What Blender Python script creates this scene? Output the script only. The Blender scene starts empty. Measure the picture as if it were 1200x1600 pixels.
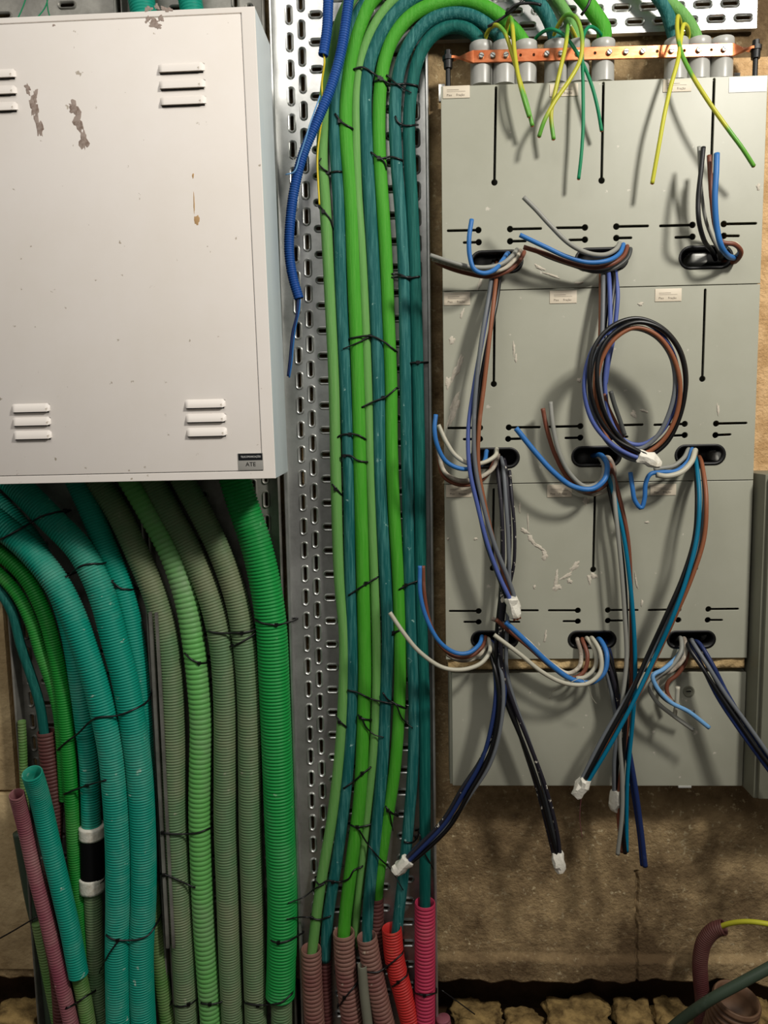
import bpy, bmesh, math, random
import numpy as np
from mathutils import Vector, Matrix, noise
from mathutils.bvhtree import BVHTree
random.seed(7)
scene = bpy.context.scene
COL = scene.collection

# ------------------------------------------------------------------ camera
F, D = 1200.0, 1.45                      # focal length in pixels (1200x1600 frame), camera distance from the wall


def cam_basis(nx, ny, s, w):
    dn = np.array([(nx - 600) / F, (ny - 800) / F, 1.0]); dn /= np.linalg.norm(dn)
    r = np.array([1, -s, -w]); r = r - dn * (r @ dn); r /= np.linalg.norm(r)
    return np.array([r, -dn, np.cross(r, dn)])


B = cam_basis(790, 11500, 0.015, 0.04)
CAM = Vector((0, -D, 0))


def ray(px, py):
    w = B @ np.array([(px - 600) / F, (py - 800) / F, 1.0])
    return Vector((w[0], w[2], w[1])).normalized()


def P(px, py, h):
    """a point at distance h in front of the wall"""
    w = B @ np.array([(px - 600) / F, (py - 800) / F, 1.0])
    t = (D - h) / w[2]
    return Vector((w[0] * t, -h, w[1] * t))


cd = bpy.data.cameras.new('camera')
cam = bpy.data.objects.new('camera', cd)
COL.objects.link(cam)
M4 = Matrix.Identity(4)
ax = [Vector((B[0][0], B[2][0], B[1][0])), -Vector((B[0][1], B[2][1], B[1][1])), -Vector((B[0][2], B[2][2], B[1][2]))]
for c in range(3):
    for r in range(3):
        M4[r][c] = ax[c][r]
M4.translation = CAM
cam.matrix_world = M4
cd.sensor_fit = 'VERTICAL'; cd.sensor_height = 24; cd.sensor_width = 18
cd.lens = 24 * F / 1600
cd.clip_start = 0.02
scene.camera = cam

# ------------------------------------------------------------------ light and exposure
scene.view_settings.view_transform = 'Standard'
scene.view_settings.look = 'None'
scene.view_settings.gamma = 1
scene.view_settings.use_curve_mapping = False
scene.view_settings.exposure = 0.0

world = bpy.data.worlds.new('room_ambience'); scene.world = world
world.use_nodes = True
nt = world.node_tree
bg = nt.nodes['Background']
tc = nt.nodes.new('ShaderNodeTexCoord'); sp = nt.nodes.new('ShaderNodeSeparateXYZ')
rmp = nt.nodes.new('ShaderNodeValToRGB')
mr = nt.nodes.new('ShaderNodeMapRange')
nt.links.new(tc.outputs['Generated'], sp.inputs[0])
nt.links.new(sp.outputs['Z'], mr.inputs['Value'])
mr.inputs['From Min'].default_value = -1; mr.inputs['From Max'].default_value = 1
nt.links.new(mr.outputs[0], rmp.inputs[0])
nt.links.new(rmp.outputs[0], bg.inputs[0])
e = rmp.color_ramp.elements
e[0].position = 0.0; e[0].color = (0.05, 0.042, 0.032, 1)
e[1].position = 1.0; e[1].color = (1.0, 0.97, 0.92, 1)
m_ = rmp.color_ramp.elements.new(0.42); m_.color = (0.14, 0.13, 0.115, 1)
m_ = rmp.color_ramp.elements.new(0.62); m_.color = (0.55, 0.53, 0.50, 1)
bg.inputs['Strength'].default_value = 0.32


def area(name, loc, target, sx, sy, energy, color):
    l = bpy.data.lights.new(name, 'AREA'); l.shape = 'RECTANGLE'; l.size = sx; l.size_y = sy
    l.energy = energy; l.color = color
    o = bpy.data.objects.new(name, l); COL.objects.link(o)
    o.location = loc
    o.rotation_euler = (Vector(target) - Vector(loc)).to_track_quat('-Z', 'Y').to_euler()
    return o


area('work_lamp', (0.98, -1.30, 1.05), (0.05, 0.0, 0.0), 0.20, 0.20, 26, (1.0, 0.955, 0.88))
area('fill_light', (-0.7, -1.9, 1.7), (-0.3, 0, 0.1), 1.4, 0.8, 15, (1.0, 0.96, 0.90))  # added broad fill for room bounce, lifts the left side; not an actual fitting


# ------------------------------------------------------------------ materials
def lin(c):
    return tuple(((v / 255) / 12.92 if v / 255 <= 0.04045 else (((v / 255) + 0.055) / 1.055) ** 2.4) for v in c)


def N(t, kind, **kw):
    n = t.nodes.new(kind)
    for k, v in kw.items():
        if k in n.inputs: n.inputs[k].default_value = v
        else: setattr(n, k, v)
    return n


def mat(name, col, rough=0.5, metal=0.0, col2=None, nscale=8.0, mix=(0.45, 0.7), stretch=(1, 1, 1),
        bump=0.0, bscale=60.0, fine=None, spec=0.5, detail=6.0, speck=None, coat=0.0, grime=None):
    m = bpy.data.materials.new(name); m.use_nodes = True
    t = m.node_tree; b = t.nodes['Principled BSDF']
    b.inputs['Roughness'].default_value = rough
    b.inputs['Metallic'].default_value = metal
    b.inputs['Specular IOR Level'].default_value = spec
    b.inputs['Coat Weight'].default_value = coat
    base = (*lin(col), 1)
    b.inputs['Base Color'].default_value = base
    tcn = N(t, 'ShaderNodeTexCoord'); mp = N(t, 'ShaderNodeMapping')
    mp.inputs['Scale'].default_value = stretch
    t.links.new(tcn.outputs['Object'], mp.inputs[0])
    last = None
    if col2 is not None:
        nz = N(t, 'ShaderNodeTexNoise', Scale=nscale, Detail=detail, Roughness=0.65)
        t.links.new(mp.outputs[0], nz.inputs['Vector'])
        rr = N(t, 'ShaderNodeMapRange')
        rr.inputs['From Min'].default_value = mix[0]; rr.inputs['From Max'].default_value = mix[1]
        t.links.new(nz.outputs['Fac'], rr.inputs['Value'])
        mx = N(t, 'ShaderNodeMix', data_type='RGBA')
        mx.inputs[6].default_value = base; mx.inputs[7].default_value = (*lin(col2), 1)
        t.links.new(rr.outputs[0], mx.inputs[0])
        last = mx.outputs[2]
    if speck is not None:                      # speck = (colour, scale, threshold lo, hi)
        nz2 = N(t, 'ShaderNodeTexNoise', Scale=speck[1], Detail=3.0, Roughness=0.6)
        t.links.new(tcn.outputs['Object'], nz2.inputs['Vector'])
        r2 = N(t, 'ShaderNodeMapRange')
        r2.inputs['From Min'].default_value = speck[2]; r2.inputs['From Max'].default_value = speck[3]
        t.links.new(nz2.outputs['Fac'], r2.inputs['Value'])
        mx2 = N(t, 'ShaderNodeMix', data_type='RGBA')
        if last is not None: t.links.new(last, mx2.inputs[6])
        else: mx2.inputs[6].default_value = base
        mx2.inputs[7].default_value = (*lin(speck[0]), 1)
        t.links.new(r2.outputs[0], mx2.inputs[0])
        last = mx2.outputs[2]
    if grime is not None:                      # broad dirty patches: (colour, scale, lo, hi)
        nz3 = N(t, 'ShaderNodeTexNoise', Scale=grime[1], Detail=9.0, Roughness=0.7)
        t.links.new(tcn.outputs['Object'], nz3.inputs['Vector'])
        r3 = N(t, 'ShaderNodeMapRange')
        r3.inputs['From Min'].default_value = grime[2]; r3.inputs['From Max'].default_value = grime[3]
        t.links.new(nz3.outputs['Fac'], r3.inputs['Value'])
        mx3 = N(t, 'ShaderNodeMix', data_type='RGBA')
        t.links.new(last, mx3.inputs[6]); mx3.inputs[7].default_value = (*lin(grime[0]), 1)
        t.links.new(r3.outputs[0], mx3.inputs[0])
        last = mx3.outputs[2]
    if last is not None: t.links.new(last, b.inputs['Base Color'])
    if bump > 0:
        nb = N(t, 'ShaderNodeTexNoise', Scale=bscale, Detail=5.0, Roughness=0.6)
        t.links.new(mp.outputs[0], nb.inputs['Vector'])
        bp = N(t, 'ShaderNodeBump', Strength=bump, Distance=0.004)
        t.links.new(nb.outputs['Fac'], bp.inputs['Height'])
        t.links.new(bp.outputs[0], b.inputs['Normal'])
    return m


M = {}
M['concrete'] = mat('rough_concrete', (190, 164, 122), 0.95, col2=(122, 102, 74), nscale=9, mix=(0.36, 0.66), bump=1.0, bscale=110, spec=0.12, detail=14, speck=((222, 204, 164), 95, 0.60, 0.74), grime=((96, 78, 56), 3.6, 0.46, 0.62))
M['render'] = mat('dash_render', (226, 188, 140), 0.95, col2=(196, 158, 112), nscale=30, mix=(0.4, 0.6), bump=1.0, bscale=160, spec=0.1)
M['pale_render'] = mat('pale_concrete', (214, 190, 146), 0.95, col2=(170, 146, 108), nscale=9, mix=(0.35, 0.65), bump=0.9, bscale=50, spec=0.1, detail=9)
M['stone'] = mat('rubble_stone', (160, 134, 86), 0.95, col2=(70, 54, 34), nscale=22, mix=(0.4, 0.65), bump=1.0, bscale=60, spec=0.1)
M['earth'] = mat('dark_earth', (70, 52, 34), 1.0, col2=(40, 30, 20), nscale=10, bump=1.0, bscale=40, spec=0.05)
M['galv'] = mat('galvanised_steel', (218, 219, 216), 0.34, 0.82, col2=(170, 171, 168), nscale=7, mix=(0.4, 0.65), bump=0.05, bscale=30)
M['galv_dull'] = mat('dusty_galvanised_steel', (160, 158, 150), 0.5, 0.5, col2=(110, 108, 102), nscale=9, mix=(0.4, 0.65))
M['white'] = mat('white_powder_coat', (250, 243, 236), 0.42, col2=(244, 236, 226), nscale=3, mix=(0.4, 0.7), spec=0.35, speck=((186, 174, 158), 60, 0.70, 0.74))
M['grey'] = mat('grey_polyester', (170, 170, 154), 0.40, col2=(162, 162, 145), nscale=5, mix=(0.4, 0.7), spec=0.4, speck=((204, 198, 184), 55, 0.705, 0.75))
M['grey_cab'] = mat('olive_grey_plastic', (128, 128, 112), 0.5, col2=(116, 116, 100), nscale=6, spec=0.3)
M['cool_white'] = mat('cool_white_side', (226, 234, 238), 0.35, col2=(206, 216, 222), nscale=5, stretch=(1, 1, .2), spec=.5)  # cooler, vertically streaked white for the cabinet body
M['matte_black'] = mat('matte_black_rubber', (10, 10, 11), 0.8, spec=.15)
M['black'] = mat('black_nylon', (14, 14, 15), 0.38)
M['dark'] = mat('black_plastic', (10, 10, 10), 0.5)
M['foam'] = mat('expanding_foam', (214, 186, 136), 0.9, col2=(170, 142, 98), nscale=22, mix=(0.4, 0.7), bump=1.0, bscale=90, spec=0.1)
M['plaster'] = mat('dried_plaster', (206, 198, 182), 0.95, bump=0.6, bscale=120, spec=0.1, col2=(178, 168, 150), nscale=50)
M['rust'] = mat('scraped_undercoat', (176, 160, 150), 0.85, col2=(130, 110, 98), nscale=60, mix=(0.45, 0.6), spec=0.1)
M['drip'] = mat('dried_brown_drip', (196, 158, 110), 0.6)
M['tape'] = mat('white_insulating_tape', (232, 228, 214), 0.55, col2=(190, 180, 158), nscale=40, mix=(0.5, 0.7), bump=0.5, bscale=90)
M['copper'] = mat('copper', (226, 140, 96), 0.30, 0.9, col2=(196, 104, 62), nscale=26, mix=(0.4, 0.65), stretch=(1, 1, 3))
M['steel'] = mat('zinc_plated_steel', (205, 205, 200), 0.3, 0.9)
M['gland'] = mat('translucent_grey_plastic', (176, 176, 170), 0.35, col2=(160, 160, 154), nscale=10)
M['sticker'] = mat('cream_label_plastic', (216, 204, 182), 0.5)
M['white_paper'] = mat('white_paper', (236, 236, 232), 0.6)
M['ink'] = mat('grey_ink', (104, 92, 80), 0.6)
M['label_metal'] = mat('grey_label_plate', (168, 166, 160), 0.4)
M['label_black'] = mat('black_label_plate', (18, 20, 24), 0.4)
M['letter_white'] = mat('white_lettering', (225, 225, 222), 0.5)
M['letter_black'] = mat('black_lettering', (12, 12, 12), 0.5)


def dusty(name, c, dust, r=0.5, mixr=(0.5, 0.72), s=9, sp=None, bump=0.0):
    return mat(name, c, r, col2=dust, nscale=s, mix=mixr, spec=0.35, detail=8, speck=sp, bump=bump, bscale=200)


M['teal_cor'] = dusty('teal_corrugated_plastic', (6, 146, 124), (92, 168, 146), mixr=(0.5, 0.8), sp=((176, 200, 184), 46, 0.68, 0.75))
M['green_cor'] = dusty('green_corrugated_plastic', (22, 148, 66), (74, 156, 96), mixr=(0.5, 0.8), sp=((150, 190, 150), 50, 0.70, 0.78))
M['bright_cor'] = dusty('bright_green_corrugated_plastic', (20, 136, 44), (80, 146, 70), mixr=(0.5, 0.75))
M['lgreen_cor'] = dusty('light_green_corrugated_plastic', (104, 176, 92), (124, 160, 112), mixr=(0.45, 0.7))
M['grey_cor'] = dusty('dust_coated_green_conduit', (94, 128, 88), (122, 132, 100), mixr=(0.4, 0.65), sp=((146, 152, 126), 60, 0.66, 0.75))
M['yg_cor'] = dusty('dusty_yellow_green_conduit', (88, 134, 66), (128, 138, 96), mixr=(0.4, 0.7))
M['mauve_cor'] = dusty('dusty_mauve_conduit', (136, 68, 84), (160, 120, 116), mixr=(0.4, 0.75), sp=((190, 160, 150), 60, 0.66, 0.75))
M['brown_cor'] = dusty('dusty_brown_conduit', (120, 74, 70), (146, 116, 100), mixr=(0.35, 0.7), sp=((190, 170, 150), 60, 0.66, 0.75))
M['ochre_cor'] = dusty('dusty_ochre_brown_conduit', (104, 76, 58), (134, 108, 84), mixr=(0.35, 0.7))
M['dkbrown_cor'] = dusty('dark_brown_conduit', (86, 44, 44), (108, 76, 68), mixr=(0.4, 0.75))
M['red_cor'] = dusty('red_conduit', (190, 44, 40), (200, 110, 80), mixr=(0.55, 0.75))
M['crimson_cor'] = dusty('crimson_conduit', (184, 52, 84), (176, 96, 100), mixr=(0.5, 0.8))
M['blue_cor'] = dusty('blue_corrugated_plastic', (22, 74, 150), (60, 110, 170), mixr=(0.5, 0.8))
FS = (30, 30, 1.5)


def jute(name, c, c2, sp=None):
    return mat(name, c, 0.6, col2=c2, nscale=9, mix=(0.46, 0.80), stretch=FS, bump=0.4, bscale=26, spec=0.25, detail=9, speck=sp)


M['teal_cable'] = jute('teal_cable_sheath', (20, 94, 92), (88, 152, 146), sp=((150, 190, 180), 70, 0.68, 0.75))
M['dteal_cable'] = jute('dark_teal_cable_sheath', (6, 88, 80), (44, 126, 114))
M['green_cable'] = jute('bright_green_cable_sheath', (70, 160, 40), (98, 174, 66))
M['lgreen_cable'] = jute('light_green_cable_sheath', (106, 164, 84), (128, 174, 104))
WC = {'grey': (142, 142, 134), 'white': (184, 180, 162), 'blue': (48, 110, 176), 'black': (26, 27, 28), 'brown': (118, 68, 50),
      'navy': (30, 46, 92), 'teal': (0, 108, 140), 'lblue': (110, 160, 206), 'bgrey': (104, 108, 112), 'orange': (138, 84, 56), 'violet': (78, 94, 156), 'dgrey': (70, 72, 70),
      'yg': (194, 192, 56), 'green': (84, 190, 50), 'dgreen': (14, 128, 84), 'yellow': (220, 196, 40), 'dolive': (62, 76, 62)}
for k, c in WC.items():
    lite = tuple(min(255, int(v * 0.75 + 60)) for v in c)
    M['w_' + k] = mat(k + '_wire_insulation', c, 0.45, col2=lite, nscale=14, mix=(0.60, 0.85), spec=0.35)
# painted green/yellow earth wire: lengthwise two-colour stripe that swaps sides slowly
M['w_gy'] = mat('green_yellow_wire_insulation', (184, 182, 50), 0.4, col2=(96, 160, 56), nscale=11, mix=(0.46, 0.54), detail=1.0, spec=0.4)
M['w_paint'] = mat('paint_flecked_dark_wire', (34, 32, 40), 0.5, speck=((206, 200, 186), 90, 0.62, 0.66), spec=0.4)
M['w_whitewash'] = mat('plaster_smeared_wire', (140, 128, 116), 0.8, col2=(206, 198, 180), nscale=30, mix=(0.45, 0.6), spec=0.2)

# ------------------------------------------------------------------ object helpers
WL = {}          # world location of each object
RAYS = []        # surfaces the cable ties are pulled against


def mk(name, V, Fc, m, parent=None, smooth=True, rays=False, mats=None, midx=None, auto=None):
    V = [Vector(v) for v in V]
    lo = Vector((min(v.x for v in V), min(v.y for v in V), min(v.z for v in V)))
    hi = Vector((max(v.x for v in V), max(v.y for v in V), max(v.z for v in V)))
    org = Vector(((lo.x + hi.x) / 2, (lo.y + hi.y) / 2, lo.z))
    me = bpy.data.meshes.new(name)
    me.from_pydata([v - org for v in V], [], Fc)
    me.materials.append(m)
    if mats:
        for q in mats: me.materials.append(q)
        me.polygons.foreach_set('material_index', midx)
    if smooth: me.polygons.foreach_set('use_smooth', [True] * len(me.polygons))
    me.update()
    o = bpy.data.objects.new(name, me); COL.objects.link(o)
    if auto is not None: me.set_sharp_from_angle(angle=math.radians(auto))
    if parent is not None:
        o.parent = parent; o.location = org - WL[parent.name]
    else:
        o.location = org
    WL[o.name] = org
    if rays: RAYS.append((V, Fc))
    return o


def tag(o, label, cat, group=None):
    o['label'] = label; o['category'] = cat
    if group: o['group'] = group
    return o


def struct(o):
    o['kind'] = 'structure'; return o


def thing(name, loc, label, cat, group=None):
    o = bpy.data.objects.new(name, None); COL.objects.link(o)
    o.empty_display_size = 0.02
    o.location = loc; WL[o.name] = Vector(loc)
    return tag(o, label, cat, group)


def spline(pts, step):
    """Catmull-Rom through pts, resampled at about `step`"""
    pts = [Vector(p) for p in pts]
    if len(pts) == 2: dense = [pts[0].lerp(pts[1], i / 40) for i in range(41)]
    else:
        q = [pts[0] * 2 - pts[1]] + pts + [pts[-1] * 2 - pts[-2]]
        dense = []
        for i in range(1, len(q) - 2):
            p0, p1, p2, p3 = q[i - 1:i + 3]
            # centripetal parameterisation
            t0 = 0; t1 = t0 + max(1e-6, (p1 - p0).length ** 0.5); t2 = t1 + max(1e-6, (p2 - p1).length ** 0.5); t3 = t2 + max(1e-6, (p3 - p2).length ** 0.5)
            n = 24
            for k in range(n):
                t = t1 + (t2 - t1) * k / n
                a1 = p0 * ((t1 - t) / (t1 - t0)) + p1 * ((t - t0) / (t1 - t0))
                a2 = p1 * ((t2 - t) / (t2 - t1)) + p2 * ((t - t1) / (t2 - t1))
                a3 = p2 * ((t3 - t) / (t3 - t2)) + p3 * ((t - t2) / (t3 - t2))
                b1 = a1 * ((t2 - t) / (t2 - t0)) + a2 * ((t - t0) / (t2 - t0))
                b2 = a2 * ((t3 - t) / (t3 - t1)) + a3 * ((t - t1) / (t3 - t1))
                dense.append(b1 * ((t2 - t) / (t2 - t1)) + b2 * ((t - t1) / (t2 - t1)))
        dense.append(pts[-1])
    L = [0.0]
    for a, b in zip(dense, dense[1:]): L.append(L[-1] + (b - a).length)
    n = max(2, int(round(L[-1] / step)))
    out = []; j = 0
    for i in range(n + 1):
        s = L[-1] * i / n
        while j < len(L) - 2 and L[j + 1] < s: j += 1
        d = L[j + 1] - L[j]
        out.append(dense[j].lerp(dense[j + 1], 0 if d < 1e-9 else (s - L[j]) / d))
    return out


def sweep(path, radii, sides, cap0=True, cap1=True, V=None, Fc=None, flat=None):
    """tube along path; returns verts and faces"""
    V = [] if V is None else V; Fc = [] if Fc is None else Fc
    n = len(path); base = len(V); pv = None
    T = []
    for i in range(n):
        a = path[max(0, i - 1)]; b = path[min(n - 1, i + 1)]
        d = b - a
        T.append(d.normalized() if d.length > 1e-9 else (T[-1] if T else Vector((0, 0, -1))))
    ref = Vector((0, -1, 0)) if abs(T[0].y) < 0.9 else Vector((1, 0, 0))
    u = (ref - T[0] * ref.dot(T[0])).normalized()
    for i in range(n):
        u = u - T[i] * u.dot(T[i])
        u = u.normalized() if u.length > 1e-6 else T[i].orthogonal().normalized()
        v = T[i].cross(u)
        if pv is not None and v.dot(pv) < 0: v = -v      # path doubles back at a lip
        pv = v
        r = radii[i] if hasattr(radii, '__len__') else radii
        for k in range(sides):
            a = 2 * math.pi * k / sides
            V.append(path[i] + u * (math.cos(a) * r * (flat or 1)) + v * (math.sin(a) * r))
    for i in range(n - 1):
        for k in range(sides):
            a = base + i * sides + k; b = base + i * sides + (k + 1) % sides
            Fc.append((a, b, b + sides, a + sides))
    if cap0: Fc.append(tuple(base + k for k in range(sides))[::-1])
    if cap1: Fc.append(tuple(base + (n - 1) * sides + k for k in range(sides)))
    return V, Fc


def wpx(w, h):                 # width in pixels -> radius in metres
    return w * (D - h) / F / 2 * 1.03


def tube(name, pts, r, m, parent=None, sides=12, step=0.006, rays=False, r1=None, open0=False):
    path = spline(pts, step)
    n = len(path)
    rad = [r + ((r1 if r1 is not None else r) - r) * i / (n - 1) for i in range(n)]
    V, Fc = sweep(path, rad, sides)
    return mk(name, V, Fc, m, parent, rays=rays)


def corr(name, pts, r, m, pitch, amp=0.075, parent=None, sides=22, mouth0=False, mouth1=False, rays=True, r1=None, depth=0.05):
    """corrugated conduit; a mouth is an open end with wall thickness"""
    amp *= 1.35
    prof = [(0.0, 1 - amp), (0.16, 1 - amp * 0.35), (0.34, 1.0), (0.66, 1.0), (0.84, 1 - amp * 0.35)]
    pp = spline(pts, pitch)
    path = []; rad = []
    n = len(pp) - 1
    for i in range(n):
        rr = r if r1 is None else r + (r1 - r) * i / n
        for f_, k in prof:
            path.append(pp[i].lerp(pp[i + 1], f_)); rad.append(rr * k)
    path.append(pp[-1]); rad.append((r1 or r) * (1 - amp))
    if mouth0:      # inner wall going back down inside
        t = (path[0] - path[1]).normalized()
        inner = [path[0] - t * d for d in (depth, depth * .4, 0.0)]
        path = inner + [path[0] + t * 0.001] + path
        rad = [r * 0.84, r * 0.84, r * 0.86, r * 0.93] + [r * 0.96] + rad[1:]
    if mouth1:
        re = r1 or r
        t = (path[-1] - path[-2]).normalized(); e0 = path[-1]
        path = path + [e0 + t * 0.001] + [e0 - t * d for d in (0.0, 0.02, 0.05)]
        rad = rad[:-1] + [re * 0.96, re * 0.93, re * 0.86, re * 0.84, re * 0.84]
    V, Fc = sweep(path, rad, sides)
    return mk(name, V, Fc, m, parent, rays=rays, auto=None)


def box(V, Fc, x0, x1, h0, h1, z0, z1):
    b = len(V)
    for x in (x0, x1):
        for y in (-h0, -h1):
            for z in (z0, z1): V.append(Vector((x, y, z)))
    for q in ((0, 1, 3, 2), (4, 6, 7, 5), (0, 4, 5, 1), (2, 3, 7, 6), (0, 2, 6, 4), (1, 5, 7, 3)):
        Fc.append(tuple(b + i for i in q))


def boxo(name, x0, x1, h0, h1, z0, z1, m, parent=None, bevel=0.0, seg=2, rays=False):
    V, Fc = [], []
    box(V, Fc, x0, x1, h0, h1, z0, z1)
    o = mk(name, V, Fc, m, parent, smooth=False, rays=rays)
    bm = bmesh.new(); bm.from_mesh(o.data)
    bmesh.ops.recalc_face_normals(bm, faces=bm.faces)
    if bevel > 0: bmesh.ops.bevel(bm, geom=list(bm.edges), offset=bevel, segments=seg, affect='EDGES', profile=0.6)
    for f_ in bm.faces: f_.smooth = bevel > 0
    bm.to_mesh(o.data); bm.free()
    if bevel > 0: o.data.set_sharp_from_angle(angle=math.radians(50))
    return o


def stadium(cx, cz, hw, hh, n=10):
    pts = []
    r = min(hw, hh)
    dx, dz = hw - r, hh - r
    for k in range(4):
        for i in range(n // 2 + 1):
            a = math.pi / 2 * (k + i / (n // 2))
            sx = dx if k in (0, 3) else -dx; sz = dz if k in (0, 1) else -dz
            p = (cx + sx + r * math.cos(a), cz + sz + r * math.sin(a))
            if not pts or abs(p[0] - pts[-1][0]) + abs(p[1] - pts[-1][1]) > 1e-6: pts.append(p)
    if abs(pts[0][0] - pts[-1][0]) + abs(pts[0][1] - pts[-1][1]) < 1e-6: pts.pop()
    return pts


def plate(name, outline, holes, h, thick, m, parent=None, bevel=0.0006):
    """flat sheet in the wall plane with real holes, front face at h"""
    cu = bpy.data.curves.new('tmp', 'CURVE'); cu.dimensions = '2D'; cu.fill_mode = 'BOTH'
    cu.extrude = thick / 2 - bevel; cu.bevel_depth = bevel; cu.bevel_resolution = 1; cu.offset = -bevel
    for loop in [outline] + holes:
        s = cu.splines.new('POLY'); s.points.add(len(loop) - 1)
        for i, (x, z) in enumerate(loop): s.points[i].co = (x, z, 0, 1)
        s.use_cyclic_u = True
    to = bpy.data.objects.new('tmp', cu); COL.objects.link(to)
    dg = bpy.context.evaluated_depsgraph_get()
    me = bpy.data.meshes.new_from_object(to.evaluated_get(dg))
    V = [Vector((v.co.x, -h + thick / 2 - v.co.z, v.co.y)) for v in me.vertices]
    Fc = [tuple(p.vertices) for p in me.polygons]
    bpy.data.objects.remove(to); bpy.data.curves.remove(cu); bpy.data.meshes.remove(me)
    o = mk(name, V, Fc, m, parent, smooth=False)
    bm = bmesh.new(); bm.from_mesh(o.data)
    bmesh.ops.remove_doubles(bm, verts=bm.verts, dist=1e-6)
    bmesh.ops.recalc_face_normals(bm, faces=bm.faces)
    bm.to_mesh(o.data); bm.free()
    return o


def blob(name, cx, cy, rx, ry, h, m, parent, seed, ang=0.0, rag=0.35, th=0.0008, n=26):
    """irregular thin patch of plaster or scraped paint (pixel centre and radii)"""
    rng = random.Random(seed)
    ph = [rng.uniform(0, 6.28) for _ in range(5)]
    V, Fc = [], []
    ring = []
    for k in range(n):
        a = 2 * math.pi * k / n
        q = 1 + rag * (math.sin(2 * a + ph[0]) * 0.4 + math.sin(3 * a + ph[1]) * 0.4 + math.sin(5 * a + ph[2]) * 0.35 + math.sin(9 * a + ph[3]) * 0.3)
        x = math.cos(a) * rx * q; y = math.sin(a) * ry * q
        ca, sa = math.cos(ang), math.sin(ang)
        ring.append((cx + x * ca - y * sa, cy + x * sa + y * ca))
    for (x, y) in ring: V.append(P(x, y, h + 0.0001))
    for (x, y) in ring: V.append(P(cx + (x - cx) * 0.86, cy + (y - cy) * 0.86, h + th))
    V.append(P(cx, cy, h + th * 1.2))
    for k in range(n):
        j = (k + 1) % n
        Fc.append((k, j, n + j, n + k)); Fc.append((n + k, n + j, 2 * n))
    return mk(name, V, Fc, m, parent)


def text(name, s, px, py, h, size, m, parent, align='CENTER', sx=1.0):
    cu = bpy.data.curves.new('tmp', 'FONT'); cu.body = s; cu.size = size; cu.align_x = align; cu.align_y = 'CENTER'
    cu.extrude = 0.00012; cu.resolution_u = 2
    to = bpy.data.objects.new('tmp', cu); COL.objects.link(to)
    dg = bpy.context.evaluated_depsgraph_get()
    me = bpy.data.meshes.new_from_object(to.evaluated_get(dg))
    c = P(px, py, h)
    V = [Vector((c.x + v.co.x * sx, -h - v.co.z, c.z + v.co.y)) for v in me.vertices]
    Fc = [tuple(p.vertices) for p in me.polygons]
    bpy.data.objects.remove(to); bpy.data.curves.remove(cu); bpy.data.meshes.remove(me)
    return mk(name, V, Fc, m, parent, smooth=False)


# ------------------------------------------------------------------ setting: wall, rubble, floor
def wall_mesh():
    V, Fc = [], []
    x0, x1, z1 = -1.3, 1.3, 1.2
    zb = -1.118
    kx = P(995, 1450, 0).x; kz = P(995, 1362, 0).z; step = P(900, 1492, 0).z
    xs = sorted(set([x0 + (x1 - x0) * i / 220 for i in range(221)] + [kx - .03 + .06 * i / 40 for i in range(41)]))
    zs = sorted(set([zb + (z1 - zb) * (j / 150) for j in range(151)] + [zb + .36 * j / 120 for j in range(121)]))
    nx, nz = len(xs) - 1, len(zs) - 1
    for i, x in enumerate(xs):
        edge = 0.012 * noise.noise(Vector((x * 9, 0, 1))) + 0.010 * noise.noise(Vector((x * 31, 3, 1))) + (0.012 if x > 0.3 else 0) * noise.noise(Vector((x * 5, 9, 0)))
        for j, zz in enumerate(zs):
            z = zz + edge * max(0, 1 - (zz - zb) / .15)
            d = 0.004 * noise.noise(Vector((x * 3, z * 3, 0))) + 0.0022 * noise.noise(Vector((x * 17, z * 17, 5))) + 0.0012 * noise.noise(Vector((x * 50, z * 50, 5)))
            se = step + .006 * noise.noise(Vector((x * 7, 2, 0)))
            d += 0.011 * min(1, max(0, (se - z) / .012))            # lower course stands slightly proud
            cx = kx + 0.010 * noise.noise(Vector((z * 14, 0, 7))) + .004 * noise.noise(Vector((z * 60, 0, 7)))
            wv = .0022 + .0022 * abs(noise.noise(Vector((z * 30, 4, 7))))
            if z < kz: d -= 0.007 * max(0, 1 - abs(x - cx) / wv / 1.6)
            V.append(Vector((x, -d + 0.004, z)))
    for i in range(nx):
        for j in range(nz):
            a = i * (nz + 1) + j
            Fc.append((a, a + nz + 1, a + nz + 2, a + 1))
    b = len(V)                                                       # underside of the slab
    for i in range(nx + 1):
        q = V[i * (nz + 1)]
        V.append(Vector((q.x, 0.09, q.z + 0.006)))
    for i in range(nx):
        Fc.append((i * (nz + 1), b + i, b + i + 1, (i + 1) * (nz + 1)))
    return V, Fc


V, Fc = wall_mesh()
struct(mk('wall_back', V, Fc, M['concrete'], rays=True))
# lighter rendered strip of wall at the right and a paler concrete pier at the left
V, Fc = [], []
c = P(1176, 700, 0.0)
box(V, Fc, 0.555, 1.3, 0.0, 0.012, -0.135, 0.625)
struct(mk('wall_right', V, Fc, M['render'], smooth=False))
boxo('trim_1', -1.3, -0.792, -0.02, 0.014, -1.10, -0.72, M['pale_render'], bevel=0.006)['kind'] = 'structure'
boxo('trim_2', -1.3, -0.806, -0.02, 0.010, -0.715, 0.2, M['pale_render'], bevel=0.006)['kind'] = 'structure'
V, Fc = [], []
for i in range(41):
    for j in range(25):
        x = -1.3 + 2.6 * i / 40; y = -1.2 + 1.5 * j / 24
        V.append(Vector((x, y, -1.245 + 0.02 * noise.noise(Vector((x * 5, y * 5, 0))))))
for i in range(40):
    for j in range(24):
        a = i * 25 + j
        Fc.append((a, a + 25, a + 26, a + 1))
struct(mk('floor', V, Fc, M['earth'], rays=True))
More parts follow.
